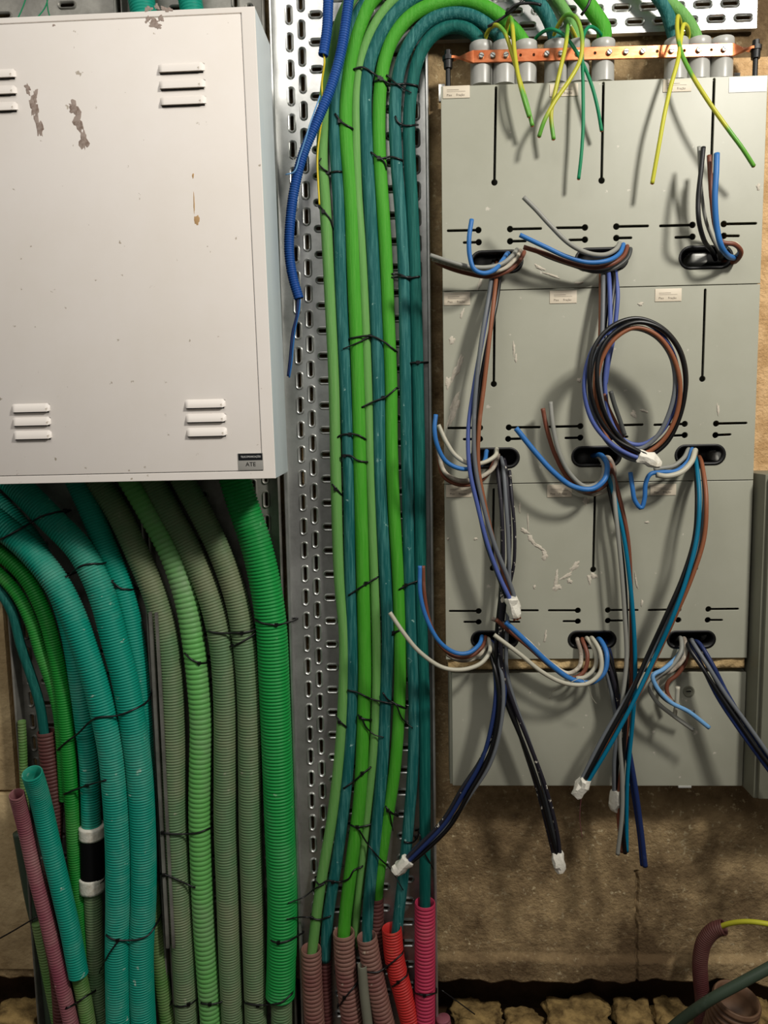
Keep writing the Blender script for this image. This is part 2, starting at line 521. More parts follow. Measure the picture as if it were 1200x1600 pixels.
V, Fc = [], []
box(V, Fc, -1.3, 1.3, -0.11, -0.09, -1.3, -1.05)
struct(mk('wall_foundation', V, Fc, M['earth'], smooth=False))


def rock(px, py, h, rx, ry, rz, seed, label):
    bm = bmesh.new(); bmesh.ops.create_icosphere(bm, subdivisions=4, radius=1)
    c = P(px, py, h)
    V = []
    for v in bm.verts:
        n = v.co.copy()
        q = 1 + 0.34 * noise.noise(n * 1.6 + Vector((seed * 7, 0, 0))) + 0.20 * noise.noise(n * 4 + Vector((seed, 3, 0))) + 0.08 * noise.noise(n * 11)
        m_ = max(abs(n.x), abs(n.y), abs(n.z))
        n = n * (1 / (m_ ** 0.6))                     # blocky rather than round
        V.append(c + Vector((n.x * rx * q, n.y * ry * q, n.z * rz * q)))
    Fc = [tuple(x.index for x in f_.verts) for f_ in bm.faces]
    bm.free()
    return tag(mk('rubble_stone', V, Fc, M['stone']), label, 'stone', 'rubble stones under the wall')


ROCKS = [(30, 1596, 0.02, .05, .04, .030, 'ochre stone at the foot of the wall in the lower left corner'),
         (745, 1590, -0.02, .050, .04, .018, 'flat stone under the slab just right of the crimson conduit'),
         (818, 1600, -0.02, .035, .03, .020, 'low stone between the two flat ones right of the crimson conduit'),
         (905, 1592, -0.01, .066, .05, .022, 'large yellow stone under the middle of the bare wall'),
         (988, 1588, -0.02, .036, .04, .020, 'stone next to the large yellow one, below the wall crack'),
         (1050, 1588, -0.01, .036, .04, .020, 'stone left of the dark green cable at the bottom'),
         (1190, 1588, 0.03, .022, .03, .020, 'pale stone in the lower right corner beside the wide ribbed conduit')]
for i, r_ in enumerate(ROCKS): rock(*r_[:6], i + 2, r_[6])


# ------------------------------------------------------------------ perforated cable trays
def tile(V, Fc, x0, x1, z0, z1, cx, cz, hw, hh, h, rim=0.0048, up=0.0034, vertical=True):
    """rectangular patch of sheet with one slot and its pressed rim"""
    n = 20
    def ringpt(a, w, t, up_):
        r = min(w, t)
        c_, s_ = math.cos(a), math.sin(a)
        if t >= w: x, z = r * c_, r * s_ + (t - r) * (1 if s_ > 1e-9 else (-1 if s_ < -1e-9 else 0))
        else: x, z = r * c_ + (w - r) * (1 if c_ > 1e-9 else (-1 if c_ < -1e-9 else 0)), r * s_
        return Vector((cx + x, -(h + up_), cz + z))
    A = [2 * math.pi * (k + 0.5) / n for k in range(n)]
    rings = []
    outer = []
    inner_out = [ringpt(a, hw + rim, hh + rim, 0) for a in A]
    for a in A:                              # the same angles on the rectangle, corners included
        c_, s_ = math.cos(a), math.sin(a); q = 1 / max(abs(c_), abs(s_))
        px_, pz_ = c_ * q, s_ * q
        outer.append(Vector((cx + (px_ * (x1 - cx) if px_ > 0 else -px_ * (x0 - cx)), -h, cz + (pz_ * (z1 - cz) if pz_ > 0 else -pz_ * (z0 - cz)))))
    rings = [outer, inner_out, [ringpt(a, hw + rim * 0.62, hh + rim * 0.62, up) for a in A],
             [ringpt(a, hw + rim * 0.3, hh + rim * 0.3, up * 0.8) for a in A],
             [ringpt(a, hw, hh, 0.0) for a in A], [ringpt(a, hw, hh, -0.0015) for a in A]]
    b = len(V)
    for r in rings: V.extend(r)
    for i in range(len(rings) - 1):
        for k in range(n):
            j = (k + 1) % n
            Fc.append((b + i * n + k, b + i * n + j, b + (i + 1) * n + j, b + (i + 1) * n + k))


PITCH = 0.0454


def tray(label, x0, x1, z0, z1, h, cols, rail_h, rails=(1, 1), m='galv', railw=0.006, off=0.0, lip=0.006, rtop=None):
    """cols: list of (xa, xb, 'v' or 'h', phase)"""
    root = thing('cable_tray', ((x0 + x1) / 2, -h, z0), label, 'cable tray')
    V, Fc = [], []
    rows = int((z1 - z0) / PITCH) + 1
    for xa, xb, k, ph in cols:
        if k == 'p':
            b = len(V); V += [Vector((xa, -h, z0)), Vector((xb, -h, z0)), Vector((xb, -h, z1)), Vector((xa, -h, z1))]
            Fc.append((b, b + 1, b + 2, b + 3)); continue
        for r in range(rows):
            za = z0 + (r + ph) * PITCH + off; zb = za + PITCH
            if zb > z1 + PITCH: continue
            if k == 'v': tile(V, Fc, xa, xb, za, zb, (xa + xb) / 2, (za + zb) / 2, 0.0028, 0.0125, h)
            else: tile(V, Fc, xa, xb, za, zb, (xa + xb) / 2, (za + zb) / 2, min(0.0125, (xb - xa) / 2 - 0.006), 0.0030, h)
    mk('tray_base', V, Fc, M[m], root, smooth=True, rays=True, auto=40)
    for s, on in zip((0, 1), rails):
        if not on: continue
        V, Fc = [], []
        xe = x0 if s == 0 else x1; sg = -1 if s == 0 else 1
        # folded sheet: up the side, over a small lip, back down
        prof = [(0, h - 0.001), (0, rail_h - 0.002), (sg * 0.0015, rail_h), (sg * (lip - 0.0015), rail_h), (sg * lip, rail_h - 0.002), (sg * lip, rail_h - 0.012)]
        ins = [(sg * (lip - 0.0012), rail_h - 0.012), (sg * (lip - 0.0012), rail_h - 0.0032), (sg * 0.0022, rail_h - 0.0018), (sg * 0.0012, rail_h - 0.003), (sg * 0.0012, h - 0.001)]
        pr = prof + ins
        ztop = rtop if (rtop and s == 1) else z1
        zs = [z0, (z0 + ztop) / 2, ztop]
        for z in zs:
            for (dx, hh) in pr: V.append(Vector((xe + dx, -hh, z)))
        q = len(pr)
        for i in range(2):
            for k in range(q):
                j = (k + 1) % q
                Fc.append((i * q + k, i * q + j, (i + 1) * q + j, (i + 1) * q + k))
        mk('side_rail', V, Fc, M[m], root, smooth=False, rays=True)
    return root


ZT, ZB = 0.90, -1.235
tray('galvanised perforated tray carrying the eight smooth green and teal cables', -0.236, 0.028, ZB, ZT, 0.016,
     [(-0.236, -0.220, 'p', 0), (-0.220, -0.199, 'v', -0.40), (-0.199, -0.177, 'v', 0.05), (-0.177, -0.148, 'h', -0.43), (-0.148, -0.100, 'h', 0.15), (-0.100, -0.050, 'h', -0.35),
      (-0.050, -0.004, 'h', 0.0), (-0.004, 0.002, 'p', 0), (0.002, 0.022, 'v', -0.1), (0.022, 0.028, 'p', 0)], 0.036, lip=0.006, rtop=P(673, 66, .036).z)
xB1 = P(452, 1000, 0.03).x; xAB = P(250, 1100, 0.03).x
tray('perforated tray behind the grey-green conduits, right of the teal ones', P(256, 1200, 0.03).x, -0.254, ZB, ZT, 0.014,
     [(P(256, 1200, 0.03).x, -0.316, 'h', 0.0), (-0.316, -0.291, 'v', 0.25), (-0.291, -0.268, 'v', -0.25), (-0.268, -0.254, 'p', 0)], 0.040, m='galv_dull', lip=0.004)
tray('perforated tray behind the teal corrugated conduits at the left', -0.775, P(245, 1200, 0.03).x, ZB, ZT, 0.014,
     [(-0.775, -0.745, 'v', 0.2), (-0.745, -0.70, 'h', 0), (-0.70, P(245, 1200, 0.03).x, 'h', 0.3)], 0.046, m='galv_dull', lip=0.004)


# horizontal tray along the top
def top_tray():
    h = 0.014
    a = P(690, 62, h); b = P(1182, 47, h)
    z0 = (a.z + b.z) / 2 + 0.001
    x0 = 0.046; x1 = b.x
    root = thing('cable_tray', ((x0 + x1) / 2, -h, z0), 'bright perforated tray running across the top above the copper bar', 'cable tray')
    V, Fc = [], []
    n = int((x1 - x0) / PITCH)
    w = (x1 - x0) / n
    for r in range(5):
        za = z0 + 0.006 + r * 0.024
        for k in range(-1, n + 1):
            xa = x0 + (k + (0.5 if r % 2 else 0)) * w
            xb = xa + w
            if xa < x0 - 1e-6 or xb > x1 + 1e-6: continue
            tile(V, Fc, xa, xb, za, za + 0.024, (xa + xb) / 2, za + 0.012, 0.0125, 0.0028, h)
        if r % 2:
            for (qa, qb) in ((x0, x0 + w / 2), (x1 - w / 2, x1)):
                bb = len(V); V += [Vector((qa, -h, za)), Vector((qb, -h, za)), Vector((qb, -h, za + 0.024)), Vector((qa, -h, za + 0.024))]
                Fc.append((bb, bb + 1, bb + 2, bb + 3))
    mk('tray_base', V, Fc, M['galv'], root, auto=40)
    V, Fc = [], []
    box(V, Fc, x0, x1, 0.002, 0.015, z0, z0 + 0.006)
    mk('side_rail', V, Fc, M['galv'], root, smooth=False)
    return root


top_tray()


# ------------------------------------------------------------------ smooth armoured cables (pixel centre lines, top to bottom)
def pp(l, h):
    return [P(q[0], q[1], q[2] if len(q) > 2 else h) for q in l]


H = 0.040
CAB = [
 ('light green smooth cable, leftmost of the eight on the centre tray', 'lgreen_cable', 17,
  [(1090, 68, .045), (1085, 52, .046), (1068, 25, .05), (1030, -8, .05), (980, -50), (850, -100), (700, -90), (600, -50), (548, 0), (524, 60), (509, 140), (505, 200), (503, 250), (508, 320), (515, 450), (522, 600), (525, 750), (530, 900), (538, 1000), (533, 1150), (520, 1270), (500, 1390), (488, 1490), (486, 1530, .05)]),
 ('teal smooth cable second from the left on the centre tray', 'teal_cable', 18,
  [(1056, 68, .045), (1050, 45, .046), (1038, 10, .05), (1005, -30, .05), (950, -70), (840, -80), (690, -70), (610, -30), (567, 10), (541, 70), (526, 140), (523, 200), (526, 260), (530, 330), (533, 450), (540, 600), (545, 750), (547, 900), (550, 1000), (550, 1100), (544, 1200), (530, 1320), (512, 1440), (508, 1500)]),
 ('thick bright green cable third from the left on the centre tray', 'green_cable', 21,
  [(942, 70, .045), (944, 48, .05), (928, 20, .05), (905, -10, .05), (850, -60), (760, -75), (650, -40), (585, -5), (562, 40), (549, 90), (541, 150), (541, 210), (548, 300), (554, 450), (560, 600), (563, 750), (567, 900), (570, 1050), (567, 1150), (562, 1250), (548, 1360), (538, 1450), (537, 1500, .05)]),
 ('pale green thinner cable fourth from the left on the centre tray', 'lgreen_cable', 14,
  [(903, 70, .04), (900, 52, .035), (885, 20, .035), (855, -20, .035), (800, -60), (700, -45), (625, -8), (588, 35), (567, 85), (558, 140), (557, 220), (559, 300), (566, 400), (573, 550), (578, 700), (583, 850), (588, 1000), (588, 1080), (584, 1170), (572, 1290, .034), (562, 1380, .030), (556, 1440, .026), (554, 1480, .022)]),
 ('teal cable fifth from the left on the centre tray, beside the thin pale green one', 'teal_cable', 19,
  [(868, 72, .045), (866, 55, .046), (852, 20, .05), (825, -10, .05), (775, -40), (700, -30), (645, -2), (612, 28), (590, 65), (576, 105), (571, 150), (573, 220), (577, 300), (583, 400), (588, 500), (592, 600), (594, 750), (602, 900), (606, 1000), (602, 1100), (597, 1200), (588, 1300), (577, 1400), (574, 1460), (574, 1510, .05)]),
 ('bright green cable sixth from the left, arching under the top ties', 'green_cable', 19,
  [(822, 75, .045), (815, 62, .046), (795, 38, .05), (765, 15, .05), (720, 1), (675, 8), (640, 27), (615, 58), (601, 95), (594, 140), (592, 200), (594, 260), (598, 320), (603, 400), (607, 500), (611, 600), (612, 700), (616, 800), (622, 900), (625, 1000), (624, 1100), (617, 1200), (602, 1300, .036), (592, 1370, .032), (588, 1430, .026), (588, 1480, .022)]),
 ('teal cable second from the right on the centre tray', 'teal_cable', 18,
  [(787, 78, .045), (782, 62, .045), (765, 42, .046), (735, 25, .046), (703, 22), (672, 32), (646, 58), (628, 95), (619, 140), (617, 190), (620, 260), (626, 330), (631, 420), (633, 520), (634, 620), (636, 720), (638, 820), (640, 920), (643, 1000), (647, 1100), (645, 1200), (638, 1290), (630, 1370), (623, 1430), (619, 1470), (617, 1520, .05)]),
 ('dark teal cable rightmost on the centre tray, bending tightest over to the copper bar', 'dteal_cable', 18,
  [(752, 78, .045), (748, 62, .045), (732, 47, .046), (708, 42), (684, 50), (664, 70), (651, 100), (643, 140), (639, 190), (640, 250), (644, 320), (648, 420), (652, 560), (655, 700), (657, 830), (657, 920), (660, 1000), (663, 1100), (664, 1250), (664, 1380), (664, 1430), (664, 1470, .05)]),
]
for lab, m, w, pts in CAB:
    h = H
    o = tube('power_cable', pp(pts, h), wpx(w, h), M[m], sides=16, step=0.008, rays=True)
    tag(o, lab, 'cable', 'smooth cables on the centre tray')

# ------------------------------------------------------------------ conduit stubs the centre cables drop into
STUB = [
 ('brown dusty conduit stub holding the leftmost light green cable', 'brown_cor', 34, .0088, .055, [(486, 1482), (488, 1540), (494, 1640)]),
 ('dark brown conduit stub half hidden behind the leftmost stub', 'dkbrown_cor', 22, .0080, .033, [(510, 1462), (508, 1530), (512, 1640)]),
 ('brown dusty conduit stub holding the thick bright green cable', 'brown_cor', 36, .0088, .055, [(537, 1456), (541, 1520), (556, 1640)]),
 ('mauve brown conduit stub leaning right, holding the middle teal cable', 'brown_cor', 34, .0088, .060, [(573, 1463), (583, 1520), (610, 1640)]),
 ('short dark conduit stub standing behind the red one', 'dkbrown_cor', 24, .0080, .030, [(588, 1402), (589, 1480), (592, 1640)]),
 ('bright red conduit stub leaning right beside the crimson one', 'red_cor', 33, .0058, .052, [(612, 1450), (617, 1500), (632, 1560), (652, 1640)]),
 ('crimson conduit stub at the right edge of the centre tray', 'crimson_cor', 34, .0074, .050, [(664, 1410), (664, 1500), (664, 1640)]),
]
for lab, m, w, pit, h, pts in STUB:
    o = corr('conduit_stub', pp(pts, h), wpx(w, h), M[m], pit, 0.09, mouth0=True)
    tag(o, lab, 'conduit', 'conduit stubs at the foot of the centre tray')
# small smooth grey pipe
h = 0.075
tag(corr('grey_pipe', pp([(566, 1508), (569, 1550), (580, 1640)], h), wpx(16, h), M['grey_cab'], .02, 0.0, mouth0=True), 'small smooth grey pipe with open end among the brown conduit stubs', 'pipe')

# ------------------------------------------------------------------ corrugated conduits on the left
LC = [
 ('big bright green corrugated conduit, thickest under the white cabinet', 'green_cor', 49, .0066, .048,
  [(352, 690, .05), (362, 730), (380, 790), (400, 850), (415, 915), (424, 980), (429, 1080), (433, 1180), (437, 1290), (441, 1400), (440, 1500), (438, 1556)], 24),
 ('dusty grey-green conduit next to the big bright green one', 'grey_cor', 37, .0056, .044,
  [(255, 690), (283, 745), (313, 800), (345, 865), (369, 935), (381, 1000), (388, 1080), (390, 1200), (391, 1300), (394, 1400), (397, 1500), (401, 1640)], 22),
 ('dusty grey-green conduit between the light green one and another grey one', 'grey_cor', 37, .0056, .044,
  [(206, 690), (236, 745), (268, 805), (300, 865), (328, 935), (344, 1000), (351, 1080), (352, 1200), (352, 1290), (356, 1400), (359, 1500), (366, 1640)], 22),
 ('light green coarse-ribbed conduit among the grey-green ones', 'lgreen_cor', 36, .0098, .044,
  [(165, 690), (203, 750), (238, 810), (268, 868), (290, 935), (302, 1000), (310, 1070), (314, 1130), (313, 1200), (312, 1270), (315, 1370), (319, 1450), (324, 1520), (333, 1640)], 22),
 ('dusty grey-green conduit leftmost of the grey group, beside the double rail', 'grey_cor', 38, .0056, .044,
  [(110, 690), (148, 745), (184, 800), (215, 865), (242, 930), (258, 990), (267, 1060), (271, 1150), (273, 1280), (280, 1400), (287, 1500), (294, 1640)], 22),
 ('teal corrugated conduit rightmost of the teal ones, passing behind its neighbour', 'teal_cor', 36, .0053, .048,
  [(95, 700), (120, 750), (145, 805), (166, 858), (186, 905), (199, 950), (208, 1000), (216, 1060), (222, 1150), (226, 1250), (226, 1400)], 22),
 ('teal corrugated conduit full height beside the double rail', 'teal_cor', 42, .0053, .078,
  [(-40, 700, .07), (20, 752, .07), (80, 812), (124, 858), (150, 905), (166, 950), (179, 1000), (195, 1060), (206, 1120), (217, 1200), (223, 1300), (224, 1400), (220, 1500), (226, 1640)], 24),
 ('teal corrugated conduit in front, curving in from the left edge', 'teal_cor', 41, .0053, .090,
  [(-70, 770), (-10, 812), (44, 857), (84, 905), (111, 955), (130, 1005), (148, 1060), (161, 1110), (173, 1170), (180, 1240), (184, 1310), (185, 1400), (184, 1500), (186, 1640)], 24),
 ('bright green narrow conduit, right one of the left-hand pair', 'bright_cor', 24, .0050, .060,
  [(-50, 830), (5, 868), (42, 905), (68, 955), (84, 1010), (96, 1070), (103, 1130), (108, 1190), (113, 1260), (117, 1340), (124, 1440), (130, 1500)], 18),
 ('bright green narrow conduit, left one of the left-hand pair', 'bright_cor', 20, .0050, .054,
  [(-50, 855), (-5, 893), (28, 930), (50, 975), (64, 1020), (80, 1065), (92, 1110), (98, 1170), (102, 1250)], 18),
]
roots = {}
for lab, m, w, pit, h, pts, sd in LC:
    o = corr('corrugated_conduit', pp(pts, h), wpx(w, h), M[m], pit, 0.07, sides=sd)
    roots[lab] = tag(o, lab, 'conduit', 'corrugated conduits under the white cabinet')
# the spliced conduit: teal above, black sleeve between two white tape bands, grey below
h = 0.055
root = thing('corrugated_conduit', P(143, 1340, h), 'teal conduit joined to a grey one by a black sleeve with white tape bands', 'conduit', 'corrugated conduits under the white cabinet')
corr('upper_conduit', pp([(-60, 745), (0, 790), (50, 845), (84, 910), (103, 960), (115, 1010), (124, 1070), (131, 1120), (139, 1190), (143, 1294)], h), wpx(31, h), M['teal_cor'], .0053, 0.07, parent=root)['label'] = 'teal upper conduit'
corr('lower_conduit', pp([(145, 1388), (147, 1450), (150, 1520), (158, 1640)], h), wpx(29, h), M['grey_cor'], .0056, 0.07, parent=root)['label'] = 'dusty grey lower conduit'
tube('sleeve', pp([(144, 1300), (145, 1340), (145, 1378)], h), wpx(38, h), M['matte_black'], root, sides=24, step=.01, rays=True)['label'] = 'black coupling sleeve'
for y0, y1 in ((1289, 1308), (1368, 1390)):
    pth = spline(pp([(143.5, y0), (144.5, y1)], h), 0.004)
    rad = [wpx(40 + (1.6 if k % 2 else 0), h) for k in range(len(pth))]
    V, Fc = sweep(pth, rad, 24)
    mk('tape_band', V, Fc, M['tape'], root, rays=True)['label'] = 'white tape band'
# the lower continuation below the big green conduit
o = corr('corrugated_conduit', pp([(440, 1535), (440, 1580), (441, 1640)], .046), wpx(35, .046), M['grey_cor'], .0062, 0.07)
tag(o, 'short grey ribbed conduit coming out under the big bright green one', 'conduit')
h = 0.100
o = corr('open_conduit', pp([(50, 1208, .135), (58, 1232, .118), (66, 1262, .105), (79, 1320), (93, 1380), (109, 1450), (123, 1524)], h), wpx(32, h), M['teal_cor'], .0053, 0.06, mouth0=True)
tag(o, 'teal conduit with a wide open upper end leaning to the left', 'conduit')
o = corr('corrugated_conduit', pp([(119, 1505), (128, 1545), (145, 1640)], .085), wpx(25, .085), M['yg_cor'], .0052, 0.07)
tag(o, 'dusty green conduit emerging from the bottom of the open teal one', 'conduit')
o = corr('open_conduit', pp([(26, 1241, .135), (32, 1264, .120), (41, 1300, .108), (55, 1365), (74, 1440), (93, 1520), (120, 1640)], .105), wpx(24, .105), M['mauve_cor'], .0056, 0.07, mouth0=True)
tag(o, 'mauve conduit with a pale open end at the far left', 'conduit')
o = corr('open_conduit', pp([(72, 1143), (77, 1190), (84, 1250), (82, 1330), (75, 1420), (92, 1520), (100, 1640)], .052), wpx(29, .052), M['dkbrown_cor'], .0072, 0.08, mouth0=True)
tag(o, 'dark maroon conduit taking in the dark teal cable behind the open teal one', 'conduit')
o = corr('open_conduit', pp([(34, 1127), (36, 1170), (38, 1240), (42, 1300)], .045), wpx(13, .045), M['yg_cor'], .0060, 0.12, mouth0=True, sides=14)
tag(o, 'thin yellow-green ribbed tube standing left of the maroon conduit', 'conduit')
o = corr('corrugated_conduit', pp([(236, 1380), (242, 1450), (252, 1530), (268, 1640)], .040), wpx(26, .040), M['yg_cor'], .0060, 0.08, sides=16)
tag(o, 'dusty yellow-green conduit showing low down right of the teal ones', 'conduit')
o = corr('corrugated_conduit', pp([(60, 1440), (78, 1530), (100, 1640)], .042), wpx(22, .042), M['yg_cor'], .0060, 0.08, sides=16)
tag(o, 'dusty green conduit low down behind the mauve one', 'conduit')
o = tube('power_cable', pp([(-60, 860, .05), (-10, 912), (18, 955), (33, 1010), (50, 1060), (62, 1100), (70, 1150), (74, 1180)], .050), wpx(15, .05), M['dteal_cable'], sides=14, rays=True)
tag(o, 'dark teal smooth cable at the left edge entering the maroon conduit', 'cable')
o = tube('power_cable', pp([(30, 1300, .03), (48, 1400, .03), (70, 1500, .03), (85, 1640, .03)], .030), wpx(20, .03), M['w_dolive'], sides=12, rays=True)
tag(o, 'dull dark cable low down behind the mauve conduit', 'cable')
rail = thing('double_rail', P(250, 1480, .05), 'pair of thin steel rails standing between the teal and the grey-green conduits', 'rail')
for (xa, xb) in ((236, 260), (247, 268)):
    a = P(xa + 0, 957, .070); b = P(xb, 1482, .070)
    xm = (a.x + b.x) / 2
    V, Fc = [], []
    box(V, Fc, xm - .0028, xm + .0028, .016, .070, b.z, a.z)
    mk('rail_strip', V, Fc, M['galv_dull'], rail, smooth=False, rays=True)
# bits of cable rising above the white cabinet
for x0, w, lab in ((221, 38, 'teal conduit showing above the top edge of the white cabinet, left one'), (297, 34, 'teal conduit showing above the top edge of the white cabinet, right one')):
    o = corr('corrugated_conduit', pp([(x0 - 12, -60), (x0, 0), (x0 + 16, 90)], .05), wpx(w, .05), M['teal_cor'], .0053, 0.05)
    tag(o, lab, 'conduit')

# ------------------------------------------------------------------ blue conduits
h = 0.075
o = corr('blue_conduit', pp([(516, -60), (513, 0), (511, 45), (505, 86)], h), wpx(15, h), M['blue_cor'], .0040, 0.09, sides=14, mouth1=True)
tag(o, 'short blue corrugated conduit cut off near the top', 'conduit')
o = corr('blue_conduit', pp([(552, -50), (545, 0), (533, 80), (516, 140), (495, 190), (474, 240), (461, 290), (454, 340), (452, 395), (458, 435), (467, 466)], .068), wpx(15, .068), M['blue_cor'], .0040, 0.10, sides=14, mouth1=True)
tag(o, 'long blue corrugated conduit curving down beside the white cabinet', 'conduit')
tag(tube('wire', pp([(466, 450), (464, 490), (457, 520), (453, 560), (450, 588)], .07), .0022, M['w_navy'], sides=8, step=.004), 'dark blue thin wire coming out of the long blue conduit', 'wire')
tag(tube('wire', pp([(469, 450), (468, 480), (462, 510), (458, 540), (456, 565), (452, 590)], .068), .0016, M['w_blue'], sides=8, step=.004), 'brighter blue thin wire beside the dark one below the long blue conduit', 'wire')
tag(tube('wire', pp([(503, 70, .075), (507, 95, .075), (503, 130, .066), (505, 170, .066), (500, 205, .06), (496, 245, .058), (499, 320, .058)], .07), .0017, M['w_yellow'], sides=8, step=.004), 'thin yellow wire hanging from the short blue conduit', 'wire')
tag(tube('wire', pp([(500, 150, .066), (492, 172, .08), (484, 195, .085), (478, 215, .085), (468, 245, .08), (460, 268, .08), (446, 273, .08)], .07), .0013, M['w_lblue'], sides=8, step=.004), 'thin pale blue wire looping out from the long blue conduit', 'wire')

# ------------------------------------------------------------------ white telecom cabinet
HB0, HBF = 0.100, 0.224
BX0, BX1, BZ0, BZ1 = -0.745, -0.2225, -0.079, 0.6235
cab = thing('wall_cabinet', (-0.48, -HB0, BZ0), 'white metal telecommunications cabinet with louvred door and scraped paint', 'cabinet')
boxo('cabinet_body', BX0, BX1, HB0, HBF - 0.003, BZ0, BZ1, M['cool_white'], cab, bevel=0.0012, rays=True)
# front frame with the door set in it
ga = P(383, 28, HBF); gb = P(413, 733, HBF)
DX1 = (ga.x + gb.x) / 2; DZ1 = P(380, 28, HBF).z; DZ0 = P(400, 734, HBF).z
fr = plate('front_frame', [(BX0, BZ0), (BX1, BZ0), (BX1, BZ1), (BX0, BZ1)], [[(BX0 + .014, DZ0), (DX1, DZ0), (DX1, DZ1), (BX0 + .014, DZ1)]], HBF, 0.003, M['white'], cab, bevel=0.0008)
g = 0.0014
door = boxo('door', BX0 + .014 + g, DX1 - g, HBF - 0.004, HBF + 0.0004, DZ0 + g, DZ1 - g, M['white'], cab, bevel=0.0007)


def louvre(px, py, w, hpx):
    h = HBF + 0.0004
    c = P(px, py, h); W = w * (D - h) / F / 2; Hh = hpx * (D - h) / F
    V, Fc = [], []
    nu, nv = 18, 6
    for i in range(nu + 1):
        u = -1 + 2 * i / nu
        # end rounding
        e_ = 1 - max(0, (abs(u) - 0.88) / 0.12) ** 2 if abs(u) > 0.88 else 1
        e_ = max(0.0, e_) ** 0.5
        for j in range(nv + 1):
            v = j / nv
            lift = 0.0055 * math.sin(v * math.pi / 2) ** 0.7 * e_
            V.append(Vector((c.x + u * W, -(h + lift), c.z + Hh * (0.5 - v) * (0.75 + 0.25 * e_))))
    for i in range(nu):
        for j in range(nv):
            a = i * (nv + 1) + j
            Fc.append((a, a + 1, a + nv + 2, a + nv + 1))
    o = mk('louvre', V, Fc, M['white'], door)
    # black strip standing in for the shade in the slit under the hood
    V, Fc = [], []
    box(V, Fc, c.x - W * .93, c.x + W * .93, h - .0008, h + 0.0006, c.z - Hh * 0.62, c.z - Hh * 0.46)
    mk('louvre_slit_shade', V, Fc, M['dark'], o, smooth=False)


for (xa, xb, ys) in (((-28), 37, (119, 144, 169)), (258, 327, (111, 136, 161)), (20, 81, (633, 654, 675)), (290, 354, (628, 650, 672))):
    for k, y in enumerate(ys): louvre((xa + xb) / 2 + k * 1, y, xb - xa, 13)
for i, (x, y, rx, ry, a) in enumerate(((55, 142, 4, 8, -.4), (64, 170, 6, 14, -.15), (71, 198, 5, 18, -.15), (66, 155, 4, 12, 0), (126, 172, 7, 12, -.6), (132, 190, 7, 18, -.25), (140, 221, 6, 16, -.15), (251, 42, 8, 6, 0), (242, 37, 4, 5, .4), (262, 36, 4, 5, .8), (257, 48, 6, 4, .3), (97, 45, 2, 2, 0))):
    blob('paint_scrape', x, y, rx, ry, HBF + .0003, M['rust'], door, 30 + i, a, 0.5, 0.0003)
for i, (x, y, rx, ry, a) in enumerate(((243, 21, 6, 4, .2), (271, 22, 8, 4, .2), (256, 18, 4, 4, .2))):
    blob('paint_scrape', x, y, rx, ry, HBF, M['rust'], fr, 50 + i, a, 0.5, 0.0003)
for i, (x, y, rx, ry) in enumerate(((313, 344, 4, 8), (308, 276, 1.5, 4), (309, 318, 1, 16))):
    blob('paint_drip', x, y, rx, ry, HBF + .0003, M['drip'], door, 60 + i, 0, 0.25, 0.0003)
# name plate
a = P(372, 706, HBF); b = P(412, 732, HBF)
mz = a.z + (b.z - a.z) * 0.42
lab_ = boxo('name_plate', a.x, b.x, HBF, HBF + .0014, b.z, a.z, M['label_metal'], door, bevel=0.0003)
lab_['label'] = 'grey and black name plate reading TELECOMUNICAÇÕES ATE'
boxo('plate_band', a.x + .0008, b.x - .0008, HBF + .0012, HBF + .0017, mz, a.z - .0008, M['label_black'], lab_)['label'] = 'black upper band'
text('lettering', 'TELECOMUNICAÇÕES', 392, 711.5, HBF + .0018, .0044, M['letter_white'], lab_, sx=0.74)['label'] = 'white lettering TELECOMUNICAÇÕES'
text('lettering', 'ATE', 392, 723.5, HBF + .0016, .0094, M['letter_black'], lab_)['label'] = 'black lettering ATE'
cab.rotation_euler = (math.radians(1.6), math.radians(-0.35), 0)      # hangs slightly out of true
# thin green wires draped over its top edge
for (pts, lab) in (([(48, -30, .17), (38, 5, .20), (27, 30, .228), (21, 40, .228)], 'thin green wire over the top left corner of the white cabinet, left one'),
                   ([(78, -30, .17), (72, 8, .20), (58, 28, .228), (50, 38, .228)], 'thin green wire over the top edge of the white cabinet, middle one'),
                   ([(74, -30, .17), (74, 8, .20), (79, 28, .228), (84, 37, .228)], 'thin green wire over the top edge of the white cabinet, right one')):
    tag(tube('wire', pp(pts, .2), .0010, M['w_dgreen'], sides=6, step=.004), lab, 'wire', 'thin green wires over the white cabinet')

# ------------------------------------------------------------------ grey meter board
HF = 0.085
GX0, GX1 = 0.0537, 0.5928
ZR = [0.5655, 0.2290, -0.1055, P(700, 1031, HF).z]
GB0 = P(700, 1052, HF).z
board = thing('meter_board', ((GX0 + GX1) / 2, 0, ZR[3]), 'tall grey meter board with three rows of slotted cover plates', 'electrical panel')
V, Fc = [], []
for (x0, x1, z0, z1) in ((GX0 + .003, GX0 + .007, ZR[3], ZR[0]), (GX1 - .007, GX1 - .003, ZR[3], ZR[0]), (GX0 + .003, GX1 - .003, ZR[0] - .005, ZR[0] - .001), (GX0 + .003, GX1 - .003, ZR[3], ZR[3] + .004)):
    box(V, Fc, x0, x1, 0.004, HF - .0042, z0, z1)
box(V, Fc, GX0 + .003, GX1 - .003, 0.004, 0.008, ZR[3], ZR[0] - .002)
mk('board_body', V, Fc, M['grey'], board, smooth=False, rays=False)


